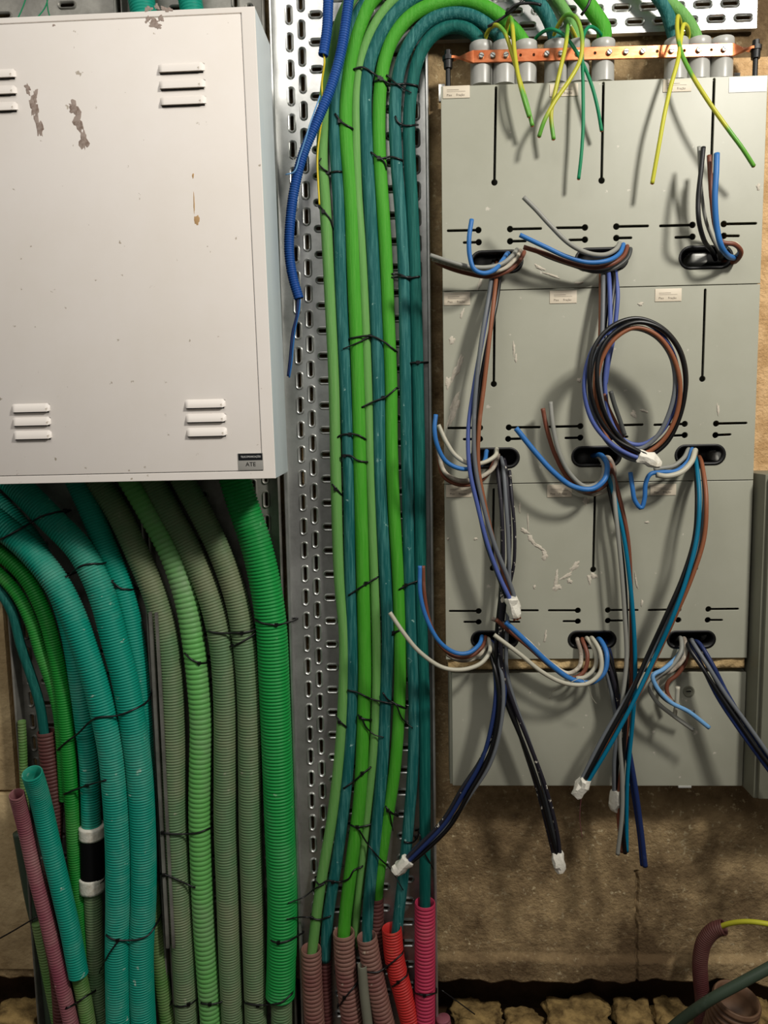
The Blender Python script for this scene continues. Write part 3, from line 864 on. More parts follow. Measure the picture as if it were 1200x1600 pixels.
def keyhole(cx, cy, ex, ey):
    """round hole with a slot to (ex,ey), pixels; outline polygon"""
    c = P(cx, cy, HF); e_ = P(ex, ey, HF)
    R, r = 0.0053, 0.0021
    d = Vector((e_.x - c.x, 0, e_.z - c.z)); L = d.length; d.normalize()
    th = math.atan2(d.z, d.x); a0 = math.asin(r / R)
    pts = []
    for i in range(15):
        a = th + a0 + (2 * math.pi - 2 * a0) * i / 14
        pts.append((c.x + R * math.cos(a), c.z + R * math.sin(a)))
    for i in range(7):
        a = th - math.pi / 2 + math.pi * i / 6
        pts.append((e_.x + r * math.cos(a), e_.z + r * math.sin(a)))
    return pts


def oval(px, py, wp, hp):
    c = P(px, py, HF)
    return stadium(c.x, c.z, wp * (D - HF) / F / 2, hp * (D - HF) / F / 2, 12)


ROWS = [
 dict(v=[(772.5, 285, 775, 137), (940, 282, 943, 130), (1111, 275, 1116, 124)],
      hz=[(747.5, 359.5, 700, 360.5), (748, 378.5, 725, 379), (797, 358, 845, 357), (797, 377, 821, 376.5), (914, 355.5, 870, 356), (914, 374.5, 890, 375), (963, 354, 1012, 353), (963, 372, 986, 371.5), (1082, 351.5, 1032, 353), (1082, 370, 1056, 371), (1131, 350, 1181, 349), (1131, 368.5, 1154, 368.5)],
      ov=[(776, 409), (940, 405), (1103, 402)]),
 dict(v=[(771.5, 600, 773, 463), (936, 598, 939, 458), (1097.5, 592, 1102, 453)],
      hz=[(750, 668.5, 701, 669), (750, 686, 725, 686.5), (795, 668, 843, 667.5), (794, 686, 814, 685.5), (907, 666, 859, 667), (907, 684, 884, 684.5), (957, 665, 1004, 663.5), (957, 683, 980, 682.5), (1070, 662.5, 1023, 664), (1070, 680, 1049, 681), (1119, 662, 1166, 661), (1118, 680, 1141, 679)],
      ov=[(773, 715.5), (932, 713), (1094, 710.5)]),
 dict(v=[(770, 888, 771.5, 765), (927, 890, 930, 765), (1086, 888, 1090, 765)],
      hz=[(748, 955, 703, 955), (748, 972, 726, 972), (795, 954, 840, 954), (793, 972, 811, 972), (903, 954, 858, 954), (903, 971, 881, 971), (950, 953.5, 996, 953.5), (950, 970, 972, 970), (1060, 952.5, 1014, 953.5), (1060, 969, 1038, 969), (1107, 952, 1153, 951.5), (1106, 969, 1128, 969)],
      ov=[(773, 999), (925, 999), (1080, 999)]),
]
OVW = [(79, 33), (76, 31), (75, 28)]
for i, R_ in enumerate(ROWS):
    gap = 0.0007
    z1, z0 = ZR[i] - gap, ZR[i + 1] + gap
    holes = [keyhole(*q) for q in R_['v']] + [keyhole(*q) for q in R_['hz']] + [oval(x, y, *OVW[i]) for x, y in R_['ov']]
    cp = plate('cover_plate', [(GX0, z0), (GX1, z0), (GX1, z1), (GX0, z1)], holes, HF, 0.004, M['grey'], board)
    for (x, y) in R_['ov']:
        # black moulded grommet lining the oval
        o_ = oval(x, y, OVW[i][0] + 1.5, OVW[i][1] + 1.5); n_ = oval(x, y, OVW[i][0] - 7, OVW[i][1] - 7)
        V, Fc = [], []; q = len(o_)
        for loop, hh in ((o_, HF - .0042), (o_, HF + .0010), (n_, HF + .0006), (n_, HF - .030)):
            for (xx, zz) in loop: V.append(Vector((xx, -hh, zz)))
        for a_ in range(3):
            for k in range(q):
                j = (k + 1) % q
                Fc.append((a_ * q + k, a_ * q + j, (a_ + 1) * q + j, (a_ + 1) * q + k))
        mk('grommet', V, Fc, M['dark'], cp)['label'] = 'black oval grommet'
        # black sheet behind the oval standing in for interior shade, pale terminal in front
        c = P(x, y, .05); W = OVW[i][0] * .0011 / 2; Q = OVW[i][1] * .0011 / 2
        boxo('interior_shade', c.x - W - .012, c.x + W + .012, .010, .014, c.z - Q - .02, c.z + Q + .02, M['dark'], board)
    for (x, y) in [((1085, 407), (790, 1002) and (1122, 712), (1112, 1003))[i]]:
        c = P(x, y, .05)
        boxo('terminal', c.x - .014, c.x + .014, .03, .076, c.z - .010, c.z + .009, M['gland'], board, bevel=.006, seg=3)

ST = [[(713, 144, 42, 18), (881, 141, 44, 18), (1058, 134, 44, 18)], [(714, 467, 41, 19), (880, 464, 42, 19), (1044, 461, 41, 19)], [(717, 767, 40, 19), (874, 767, 38, 19), (1036, 765, 40, 17)]]
for i in range(3):
    for (x, y, w, hh) in ST[i]:
        a = P(x - w / 2, y - hh / 2, HF); b = P(x + w / 2, y + hh / 2, HF)
        s = boxo('label_sticker', a.x, b.x, HF, HF + .0012, b.z, a.z, M['sticker'], board, bevel=.0004)
        s['label'] = 'cream label sticker'
        V, Fc = [], []
        c = P(x, y, HF)
        box(V, Fc, c.x - .016, c.x + .004, HF + .0012, HF + .0014, c.z + .0030, c.z + .0036)
        box(V, Fc, c.x - .016, c.x + .015, HF + .0012, HF + .0014, c.z + .0004, c.z + .0008)
        mk('ruled_line', V, Fc, M['ink'], s, smooth=False)
        text('lettering', 'Piso     Fração', x - 1, y + hh * 0.25, HF + .0013, .0052, M['ink'], s)
a = P(1139, 121, HF); b = P(1203, 143, HF)
s = boxo('label_sticker', a.x, GX1 - .001, HF, HF + .0008, b.z, a.z, M['white_paper'], board, bevel=.0002)
s['label'] = 'white paper label at the top right corner'

# dried plaster on the covers
for i, (x, y, rx, ry, a) in enumerate(((706, 532, 4, 7, .4), (715, 575, 5, 20, .35), (700, 598, 4, 10, .2), (709, 640, 6, 26, .35), (722, 490, 2, 8, .4), (803, 545, 2, 10, 0), (806, 560, 2, 6, 0), (905, 594, 3, 4, 0),
        (862, 430, 12, 2, .3), (843, 418, 8, 3, .5), (905, 442, 8, 2, -.2), (750, 442, 3, 10, .3), (1001, 475, 4, 3, 0), (990, 647, 4, 6, 0), (1006, 642, 6, 2, .3),
        (820, 830, 8, 3, .4), (830, 843, 4, 8, -.5), (843, 855, 9, 3, .6), (851, 868, 5, 7, 0), (869, 905, 3, 12, .2), (870, 918, 7, 5, 0), (885, 900, 10, 3, -.6), (898, 885, 10, 4, -.7), (890, 908, 4, 4, 0), (921, 905, 3, 7, 0), (928, 900, 6, 4, 0),
        (812, 793, 1.5, 8, 0), (825, 815, 1, 14, 0), (852, 995, 2, 9, .2), (994, 908, 1.5, 12, -.2), (1003, 942, 2, 5, 0), (1011, 816, 3, 2, 0), (916, 783, 5, 6, 0), (700, 842, 2, 2, 0), (743, 842, 3, 2, 0), (1185, 292, 3, 5, 0), (835, 917, 2, 3, 0), (1122, 640, 2, 9, 0), (1082, 890, 3, 2, 0))):
    blob('plaster_splash', x, y, rx, ry, HF, M['plaster'], board, 100 + i, a, 0.42, 0.0008, n=22)['label'] = 'splash of dried plaster'

# grey plastic cable glands on top
for x, lab in ((752, 0), (787, 0), (821, 0), (868, 0), (903, 0), (942, 0), (1056, 0), (1091, 0), (1127, 0)):
    h = .045
    yb = 132 - (x - 752) * .024; yt = 70 - (x - 752) * 0.018
    a = P(x, yb + 4, h); b = P(x, yt, h); r = wpx(32, h)
    x_ = (a.x + b.x) / 2
    path = [Vector((x_, -h, z)) for z in (b.z - .055, b.z - .004, b.z, b.z + .0005, b.z - .001, b.z - .012, b.z - .014, a.z)]
    V, Fc = sweep(path, [r * .80, r * .82, r * .88, r * 1.0, r * 1.04, r * 1.04, r * .97, r * .99], 26)
    mk('cable_gland', V, Fc, M['gland'], board, auto=50)['label'] = 'pale grey plastic cable gland'

# ------------------------------------------------------------------ foam strip and lower box
foam = boxo('foam_strip', GX0 + .004, GX1 - .002, 0.003, HF - .006, GB0 + .005, ZR[3] + .001, M['foam'])
bm = bmesh.new(); bm.from_mesh(foam.data)
bmesh.ops.subdivide_edges(bm, edges=[e_ for e_ in bm.edges if e_.calc_length() > .2], cuts=60, use_grid_fill=True)
bmesh.ops.subdivide_edges(bm, edges=list(bm.edges), cuts=3, use_grid_fill=True)
for v in bm.verts:
    k = noise.noise(v.co * 60)
    v.co.y -= .005 * k; v.co.z += .0025 * k
for f_ in bm.faces: f_.smooth = True
bm.to_mesh(foam.data); bm.free()
tag(foam, 'strip of yellowish expanding foam between the meter board and the lower box', 'foam strip')
HL = 0.076
LX0, LX1, LZ0, LZ1 = P(704, 1150, HL).x, P(1163, 1150, HL).x, P(900, 1229, HL).z, P(900, 1051, HL).z
lb = thing('connection_box', ((LX0 + LX1) / 2, 0, LZ0), 'wide low grey box with round lock fixed under the meter board', 'electrical box')
boxo('box_body', LX0 - .001, LX1 + .001, .002, HL - .012, LZ0 - .001, LZ1, M['grey'], lb, bevel=.002)
lid = boxo('lid', LX0 + .003, LX1, HL - .012, HL, LZ0 + .001, LZ1 - .0005, M['grey'], lb, bevel=.0025)
c = P(1076, 1080, HL)
V, Fc = sweep([Vector((c.x, -HL + .002, c.z)), Vector((c.x, -HL - .001, c.z)), Vector((c.x, -HL - .0022, c.z)), Vector((c.x, -HL - .0018, c.z)), Vector((c.x, -HL - .0005, c.z))], [.0105, .0105, .0098, .0070, .0062], 28)
lk = mk('lock', V, Fc, M['grey_cab'], lid, auto=40)
boxo('key_slot', c.x - .0045, c.x + .0045, HL, HL + .0012, c.z - .001, c.z + .001, M['dark'], lk)
c = P(1070, 1229, HL)
boxo('latch', c.x - .012, c.x + .012, HL - .010, HL + .001, c.z - .0025, c.z + .0015, M['gland'], lb, bevel=.001)
for (x, y) in ((940, 1142), (720, 1060)):
    c = P(x, y, HL)
# neighbouring cabinet at the right edge
HC = 0.128
cx0 = P(1194, 1000, HC).x; cz1 = P(1190, 742, HC).z; cz0 = P(1180, 1252, HC).z
cb = thing('grey_cabinet', (cx0 + .15, 0, cz0), 'olive grey cabinet cut off by the right edge of the picture', 'cabinet')
boxo('cabinet_body', cx0 - .004, cx0 + .35, .002, HC - .010, cz0, cz1, M['grey_cab'], cb, bevel=.003)
boxo('cabinet_door', cx0 + .001, cx0 + .346, HC - .009, HC, cz0 + .004, cz1 - .004, M['grey_cab'], cb, bevel=.002)

# ------------------------------------------------------------------ copper earth bar
hb = 0.066
ca, cb_ = P(740, 88, hb), P(1145, 77, hb)
bar = thing('earth_busbar', ((ca.x + cb_.x) / 2, -hb, ca.z), 'copper earth bar with screws across the cable glands', 'busbar')


def barpt(t, dz=0): return ca.lerp(cb_, t) + Vector((0, 0, dz))


HWB = .0100
holes = []
scr = []
xs_s = [752, 770, 791, 855, 877, 905, 953, 979, 1005, 1050, 1092, 1131]
xs_h = [814, 835, 931, 1028, 1070, 1112]
for x in xs_h:
    t_ = (x - 740) / 405
    c = barpt(t_)
    holes.append([(c.x + .0022 * math.cos(a_ * math.pi / 6), c.z + .0022 * math.sin(a_ * math.pi / 6)) for a_ in range(12)])
sl = (cb_.z - ca.z) / (cb_.x - ca.x)
ol = [(ca.x, ca.z - HWB), (cb_.x, cb_.z - HWB), (cb_.x, cb_.z + HWB), (ca.x, ca.z + HWB)]
plate('bar', ol, holes, hb, .004, M['copper'], bar, bevel=.0005)['label'] = 'copper bar'
for x in xs_s:
    t_ = (x - 740) / 405
    c = barpt(t_)
    Y = -hb
    V, Fc = sweep([Vector((c.x, Y + .001, c.z)), Vector((c.x, Y - .0035, c.z)), Vector((c.x, Y - .0045, c.z))], [.0046, .0046, .0036], 18)
    s = mk('screw', V, Fc, M['steel'], bar, auto=40)
    s['label'] = 'silver slotted screw'
    ang = random.uniform(-.9, .9)
    V, Fc = [], []
    box(V, Fc, -.0042, .0042, -.0003, .0003, -.0006, .0006)
    V = [Vector((c.x + v.x * math.cos(ang) - v.z * math.sin(ang), Y - .0046 + v.y, c.z + v.x * math.sin(ang) + v.z * math.cos(ang))) for v in V]
    mk('screw_slot', V, Fc, M['dark'], s, smooth=False)
# twisted ends and black stand-off bolts
for (e0, bx, by, yb, sg) in ((ca, 700, 92, 140, -1), (cb_, 1181, 76, 122, 1)):
    tgt = P(bx, by, hb - .004)
    V, Fc = [], []
    n = 10
    for i in range(n + 1):
        t_ = i / n
        c = Vector((e0.x, -hb + .002, e0.z)).lerp(tgt, t_)
        tw = min(1, t_ * 1.3) * math.pi / 2
        up = Vector((0, math.sin(tw), math.cos(tw)))
        wd = HWB * (1 - .35 * t_)
        nn = Vector((0, math.cos(tw), -math.sin(tw))) * .002
        for q in (up * wd + nn, up * wd - nn, -up * wd - nn, -up * wd + nn): V.append(c + q)
    for i in range(n):
        for k in range(4):
            j = (k + 1) % 4
            Fc.append((i * 4 + k, i * 4 + j, i * 4 + 4 + j, i * 4 + 4 + k))
    Fc.append((n * 4, n * 4 + 1, n * 4 + 2, n * 4 + 3))
    mk('twisted_end', V, Fc, M['copper'], bar, auto=60)['label'] = 'copper end twisted flat'
    zb = P(bx, yb, hb - .004).z
    c = tgt
    zz = [(zb, .0042), (c.z - .016, .0042), (c.z - .016, .0072), (c.z - .003, .0078), (c.z - .003, .0095), (c.z + .004, .0095), (c.z + .004, .0058), (c.z + .013, .0058), (c.z + .014, .004)]
    V, Fc = sweep([Vector((c.x, c.y, z)) for z, _ in zz], [r_ for _, r_ in zz], 12)
    mk('standoff_bolt', V, Fc, M['dark'], bar, smooth=True, auto=30)['label'] = 'black stand-off bolt'
    k = P(bx + (-9 if sg < 0 else -16), yb - 12, hb - .01)
    boxo('bracket', k.x - .005, k.x + .006, .012, .020, zb - .002, k.z + .012, M['steel'], bar, bevel=.001)

# ------------------------------------------------------------------ earth wires hanging over the bar
WR = 0.0034
G = [
 ('leftmost earth wire looping over the bar, its tip ends lowest of the left pair', [(757, 85, .045), (757, 66, .045), (763, 48, .06), (775, 39, .08), (788, 50, .09), (799, 80, .10), (812, 125, .115), (824, 165, .12), (832, 197, .12)], 'w_gy'),
 ('earth wire beside the leftmost one, looping higher over the bar', [(790, 85, .045), (790, 60, .045), (793, 38, .065), (798, 28, .085), (801, 45, .10), (804, 80, .11), (811, 125, .125), (820, 160, .128), (827, 183, .125)], 'w_gy'),
 ('earth wire making the tall loop in the middle and ending bottom left', [(862, 85, .045), (863, 66, .045), (871, 42, .07), (884, 24, .09), (900, 28, .11), (909, 55, .12), (907, 92, .125), (890, 125, .13), (866, 160, .135), (850, 190, .135), (842, 214, .13)], 'w_gy'),
 ('straight-hanging earth wire crossing behind the tall middle loop', [(905, 85, .045), (902, 66, .045), (893, 45, .07), (888, 40, .095), (884, 70, .11), (874, 115, .12), (866, 150, .12), (861, 180, .12), (865, 218, .12)], 'w_gy'),
 ('green earth wire slanting right from the middle loop', [(832, 85, .04), (835, 64, .045), (845, 52, .06), (862, 46, .08), (880, 54, .09), (895, 72, .10), (912, 102, .11), (925, 135, .115), (934, 170, .115), (940, 205, .11)], 'w_dgreen'),
 ('dark green earth wire hanging straight to the middle of the top cover', [(945, 85, .045), (944, 66, .045), (934, 48, .07), (921, 42, .09), (912, 55, .105), (910, 90, .11), (911, 140, .115), (911, 200, .118), (908, 245, .118), (904, 280, .115)], 'w_dgreen'),
 ('yellow earth wire on the right hanging down to the left', [(1073, 85, .045), (1076, 60, .045), (1074, 43, .07), (1068, 39, .09), (1064, 60, .105), (1059, 95, .12), (1048, 135, .125), (1038, 180, .13), (1030, 225, .13), (1019, 287, .125)], 'w_yg'),
 ('green and yellow earth wire on the right slanting down to the right', [(1068, 85, .045), (1066, 55, .045), (1062, 32, .07), (1059, 26, .09), (1058, 45, .10), (1064, 80, .115), (1080, 115, .13), (1108, 160, .14), (1140, 205, .145), (1160, 232, .145), (1178, 260, .14)], 'w_gy'),
]
for lab, pts, m in G:
    o = tube('earth_wire', pp(pts, .1), WR * (0.85 if m == 'w_dgreen' else 1), M[m], sides=12, step=.004)
    tag(o, lab, 'wire', 'earth wires over the copper bar')
    e1 = P(*pts[-1]); e0 = P(*pts[-2]); d = (e1 - e0).normalized()
    V, Fc = sweep([e1 - d * .001, e1 + d * .0012], .0021, 10)
    mk('copper_core', V, Fc, M['copper'], o)

# ------------------------------------------------------------------ supply wires out of the ovals
R4 = 0.0038


def wire(col, pts, lab, grp, r=R4, core=True, mt=None):
    o = tube('wire', pp(pts, .12), r, mt or M['w_' + col], sides=12, step=.004)
    tag(o, lab, 'wire', grp)
    return o


g11, g12, g13 = 'wires out of the top left oval', 'wires out of the top middle oval', 'wires out of the top right oval'
wire('blue', [(797, 402, .05), (793, 396, .09), (786, 406, .12), (772, 422, .14), (755, 427, .15), (741, 421, .155), (734, 400, .155), (733, 372, .155), (737, 343, .15)], 'blue wire hooking upwards from the top left oval', g11)
wire('grey', [(800, 405, .05), (808, 390, .10), (800, 400, .125), (785, 412, .13), (760, 418, .135), (730, 416, .14), (700, 408, .145), (672, 399, .145)], 'upper grey wire pointing left from the top left oval', g11)
wire('grey', [(804, 409, .05), (813, 392, .098), (806, 403, .118), (790, 418, .122), (762, 425, .126), (730, 420, .13), (700, 412, .135), (675, 404, .135)], 'lower grey wire pointing left from the top left oval', g11, mt=M['w_whitewash'])
wire('brown', [(808, 412, .05), (819, 394, .094), (812, 407, .108), (796, 422, .112), (765, 432, .115), (730, 427, .12), (700, 418, .125), (680, 409, .125)], 'brown wire pointing left from the top left oval', g11)
wire('grey', [(962, 400, .05), (968, 380, .10), (962, 390, .125), (945, 398, .14), (920, 396, .15), (890, 381, .16), (858, 350, .165), (838, 328, .165), (818, 308, .165)], 'grey wire sticking up and left from the top middle oval', g12)
wire('blue', [(966, 404, .05), (974, 382, .10), (968, 396, .12), (950, 407, .135), (920, 410, .14), (885, 401, .145), (850, 385, .15), (812, 367, .15)], 'blue wire pointing left from the top middle oval', g12)
wire('brown', [(970, 407, .05), (980, 385, .095), (974, 400, .11), (955, 413, .12), (925, 418, .125), (888, 410, .13), (850, 396, .135), (818, 386, .135)], 'brown wire pointing left from the top middle oval', g12)
wire('dgrey', [(974, 410, .05), (985, 389, .09), (980, 404, .10), (960, 419, .105), (930, 424, .112), (895, 414, .118), (860, 402, .12), (834, 390, .12)], 'dark grey wire lowest of those pointing left from the top middle oval', g12)
wire('black', [(1118, 405, .05), (1112, 392, .09), (1100, 375, .13), (1092, 345, .15), (1091, 310, .15), (1095, 270, .15), (1099, 230, .145)], 'black wire standing up from the top right oval', g13)
wire('grey', [(1125, 405, .05), (1122, 390, .085), (1112, 370, .10), (1103, 345, .12), (1097, 310, .13), (1094, 270, .135), (1092, 229, .135)], 'thin grey wire behind the black one at the top right oval', g13, r=.0028)
wire('brown', [(1130, 408, .05), (1150, 408, .10), (1158, 394, .12), (1148, 382, .13), (1128, 378, .13), (1118, 355, .13), (1112, 310, .135), (1110, 280, .135), (1108, 243, .13)], 'brown wire looping round and up from the top right oval', g13)
wire('blue', [(1135, 408, .05), (1148, 403, .10), (1138, 400, .125), (1127, 385, .145), (1120, 355, .15), (1117, 310, .155), (1119, 270, .155), (1120, 240, .15)], 'blue wire standing up from the top right oval', g13, r=.0046)
wire('white', [(1128, 402, .06), (1138, 380, .10), (1150, 381, .11), (1156, 392, .11), (1146, 404, .08)], 'short off-white wire loop at the top right oval', g13)

g21, g22, g23 = 'wires out of the middle left oval', 'wires out of the centre oval', 'wires out of the middle right oval'
wire('blue', [(762, 716, .05), (760, 705, .09), (756, 722, .12), (742, 731, .13), (718, 732, .14), (696, 720, .145), (683, 695, .15), (679, 670, .15), (681, 648, .145)], 'blue wire curling left and up from the middle left oval', g21)
wire('white', [(770, 716, .05), (776, 702, .10), (774, 712, .12), (758, 722, .13), (735, 725, .135), (712, 712, .135), (698, 692, .135), (685, 664, .13)], 'off-white wire curling left and up from the middle left oval', g21)
wire('grey', [(775, 718, .05), (778, 712, .09), (770, 732, .105), (745, 748, .112), (715, 750, .118), (695, 738, .12), (687, 715, .12), (684, 690, .12)], 'grey wire dipping lowest left of the middle left oval', g21, mt=M['w_whitewash'])
wire('brown', [(772, 720, .05), (774, 716, .09), (764, 738, .10), (745, 754, .105), (716, 757, .11), (693, 744, .112), (686, 720, .112), (684, 700, .112)], 'brown wire dipping below the grey one at the middle left oval', g21)
wire('blue', [(926, 712, .05), (940, 712, .09), (949, 728, .12), (944, 750, .135), (925, 764, .14), (895, 760, .145), (865, 738, .15), (835, 705, .15), (806, 669, .15)], 'blue wire swinging left and up from the centre oval', g22, r=.0046)
wire('grey', [(930, 714, .05), (938, 716, .085), (944, 732, .11), (938, 752, .118), (915, 760, .12), (892, 742, .125), (873, 705, .13), (864, 665, .13), (860, 628, .125)], 'grey wire standing up left of the centre oval', g22)
wire('brown', [(934, 714, .05), (946, 718, .085), (953, 738, .10), (945, 758, .108), (920, 768, .11), (890, 750, .115), (868, 712, .12), (855, 672, .12), (848, 638, .12)], 'brown wire standing up left of the centre oval', g22)
wire('white', [(938, 716, .05), (952, 716, .08), (960, 738, .09), (952, 762, .098), (930, 772, .10), (908, 768, .10), (890, 756, .10)], 'paint smeared wire end curled tight under the centre oval', g22, mt=M['w_whitewash'])
wire('blue', [(1082, 712, .05), (1081, 702, .09), (1074, 722, .12), (1056, 736, .13), (1032, 738, .135), (1016, 741, .14), (1009, 755, .14), (1007, 780, .14), (1002, 794, .14), (992, 782, .14), (988, 760, .14), (985, 738, .135)], 'blue wire making a small hook below the white tape in the middle right', g23)
wire('white', [(1086, 714, .05), (1086, 704, .10), (1080, 722, .13), (1064, 738, .14), (1042, 744, .143), (1026, 742, .145)], 'off-white wire curling left from the middle right oval', g23, r=.0046)
wire('grey', [(1078, 714, .05), (1076, 702, .085), (1068, 716, .11), (1052, 728, .12), (1030, 732, .125), (1022, 734, .125)], 'short pale wire above the blue one at the middle right oval', g23)

g31, g32, g33 = 'wires out of the bottom left oval', 'wires out of the bottom middle oval', 'wires out of the bottom right oval'
wire('blue', [(752, 1000, .05), (753, 995, .09), (748, 1008, .12), (732, 1020, .135), (712, 1020, .14), (688, 1004, .145), (668, 970, .145), (657, 930, .145), (656, 884, .14)], 'blue wire curling left and up from the bottom left oval', g31)
wire('brown', [(756, 1001, .05), (758, 996, .085), (752, 1012, .11), (735, 1025, .12), (712, 1026, .125), (690, 1010, .13), (672, 975, .13), (663, 930, .13), (661, 884, .125)], 'brown wire running beside the blue one left of the bottom left oval', g31)
wire('grey', [(760, 1002, .05), (762, 998, .08), (756, 1016, .10), (738, 1030, .108), (715, 1031, .11), (698, 1022, .112)], 'grey wire under the blue and brown ones at the bottom left oval', g31, mt=M['w_whitewash'])
wire('white', [(760, 1000, .05), (764, 1000, .09), (765, 1018, .12), (752, 1036, .135), (725, 1046, .145), (692, 1043, .15), (655, 1018, .155), (630, 988, .155), (609, 957, .15)], 'long off-white wire reaching left over the green cables', g31)
wire('blue', [(930, 1002, .05), (938, 1000, .09), (948, 1022, .115), (944, 1050, .125), (925, 1066, .13), (895, 1062, .135), (860, 1038, .14), (825, 1005, .145), (790, 972, .145)], 'blue wire reaching left from the bottom middle oval', g32, r=.0045)
wire('brown', [(912, 1002, .05), (910, 1000, .085), (918, 1025, .105), (912, 1050, .112), (892, 1060, .115), (862, 1042, .12), (825, 1010, .125), (798, 988, .13), (775, 968, .13)], 'brown plaster-flecked wire reaching left from the bottom middle oval', g32)
wire('grey', [(905, 1002, .05), (902, 1000, .085), (908, 1022, .10), (905, 1042, .108), (888, 1052, .11), (858, 1034, .115), (822, 1000, .12), (796, 980, .12), (768, 966, .12)], 'plaster-smeared wire ending beside the bottom left oval', g32, mt=M['w_whitewash'])
wire('white', [(922, 1002, .05), (926, 998, .10), (938, 1020, .125), (938, 1050, .135), (918, 1068, .14), (885, 1068, .145), (850, 1052, .15), (812, 1022, .152), (772, 992, .15)], 'off-white wire reaching left, lowest of those from the bottom middle oval', g32)
wire('white', [(916, 1002, .05), (918, 998, .09), (930, 1018, .112), (930, 1042, .118), (914, 1058, .12), (900, 1060, .12)], 'short off-white wire curled under the bottom middle oval', g32)
wire('grey', [(1058, 1000, .05), (1064, 998, .09), (1064, 1018, .11), (1048, 1042, .12), (1026, 1058, .125), (1015, 1074, .125), (1026, 1096, .13), (1052, 1118, .13), (1083, 1140, .13)], 'grey wire under the bottom right oval with the lowest tip', g33)
wire('white', [(1064, 1000, .05), (1070, 1000, .09), (1070, 1024, .10), (1052, 1046, .11), (1032, 1056, .112), (1026, 1072, .12), (1042, 1090, .125), (1060, 1102, .13)], 'off-white wire doubling back under the bottom right oval', g33, mt=M['w_whitewash'])
wire('brown', [(1060, 1002, .05), (1074, 1006, .085), (1072, 1032, .092), (1058, 1054, .096), (1044, 1066, .098), (1042, 1080, .10), (1052, 1100, .105)], 'brown wire curled under the bottom right oval', g33)
wire('white', [(1054, 1118, .128), (1057, 1100, .132), (1059, 1073, .135)], 'short white wire stub standing up beside the round lock', g33)
wire('lblue', [(1068, 1002, .05), (1060, 1024, .10), (1036, 1046, .13), (1020, 1056, .14), (1024, 1070, .142), (1046, 1096, .145), (1076, 1112, .145), (1108, 1137, .145)], 'pale blue wire end pointing down right beside the lock', g33)
wire('dgrey', [(1066, 1003, .05), (1056, 1030, .095), (1034, 1052, .108), (1022, 1066, .112), (1036, 1090, .115), (1064, 1106, .118), (1085, 1112, .12)], 'dark wire end just above the pale blue one beside the lock', g33, r=.0032)
tag(tube('fibre_strand', pp([(858, 1092, .12), (866, 1078, .13), (885, 1070, .145), (908, 1060, .145), (918, 1072, .14), (925, 1090, .13), (932, 1100, .12)], .12), .0006, M['w_white'], sides=6, step=.004), 'thin white fibre strand curling below the bottom middle oval', 'strand')
tag(tube('fibre_strand', pp([(914, 1230, .12), (908, 1250, .11), (906, 1280, .10), (910, 1310, .09)], .1), .0005, M['mauve_cor'], sides=6, step=.004), 'hair-thin reddish strand hanging from a taped wire end', 'strand')


# taped bundles
def bundle(label, cols, pts, tape=True, spread=.0080, r=.0037, seed=1, start_merge=2, core=False, frays=None):
    rng = random.Random(seed)
    base = pp(pts, .12)
    root = thing('wire_bundle', base[-1], label, 'wire bundle')
    n = len(base)
    k = len(cols)
    T = []
    for i in range(n):
        d = base[min(n - 1, i + 1)] - base[max(0, i - 1)]
        T.append(d.normalized())
    ph0 = rng.uniform(0, 6.28)
    for j, c in enumerate(cols):
        q = []
        for i in range(n):
            u = T[i].cross(Vector((0, -1, 0)))
            u = u.normalized() if u.length > 1e-3 else Vector((1, 0, 0))
            v = u.cross(T[i]).normalized()
            ph = ph0 + 2 * math.pi * j / k + i * .30
            s = spread * (1 + .25 * math.sin(i * 1.3 + j * 2.1 + seed)) if 0 < i < n - 1 else spread * .62
            if i == 0: s = spread * .7
            q.append(base[i] + u * (math.cos(ph) * s * 1.0) + v * (math.sin(ph) * s * .62))
        mt = M[c] if c in M else M['w_' + c]
        o = tube('wire', q, r, mt, root, sides=12, step=.005)
        cn = {'w_paint': 'paint-flecked dark', 'w_whitewash': 'plaster-smeared grey', 'navy': 'dark blue', 'dgrey': 'dark grey', 'orange': 'light brown', 'violet': 'violet blue', 'lblue': 'pale blue', 'bgrey': 'blue-grey'}.get(c, c)
        o['label'] = cn + ' wire'
        if core:
            e1, d = q[-1], T[-1]
            V, Fc = sweep([e1 - d * .001, e1 + d * .012], .0022, 8)
            mk('copper_end', V, Fc, M['copper'], root)['label'] = 'bare copper end'
    if tape:
        d = T[-1]; e1 = base[-1]
        pth = [e1 - d * .018, e1 - d * .014, e1 - d * .004, e1 + d * .006, e1 + d * .014, e1 + d * .020]
        if core: pth = [p - d * .012 for p in pth]
        V, Fc = sweep(pth, [.0100, .0118, .0112, .0118, .0105, .0070], 12)
        V = [v + Vector((noise.noise(v * 90), noise.noise(v * 90 + Vector((5, 0, 0))), noise.noise(v * 90 + Vector((0, 7, 0))))) * .0045 for v in V]
        mk('tape_wrap', V, Fc, M['tape'], root, auto=25)['label'] = 'crumpled white tape end'
    return root


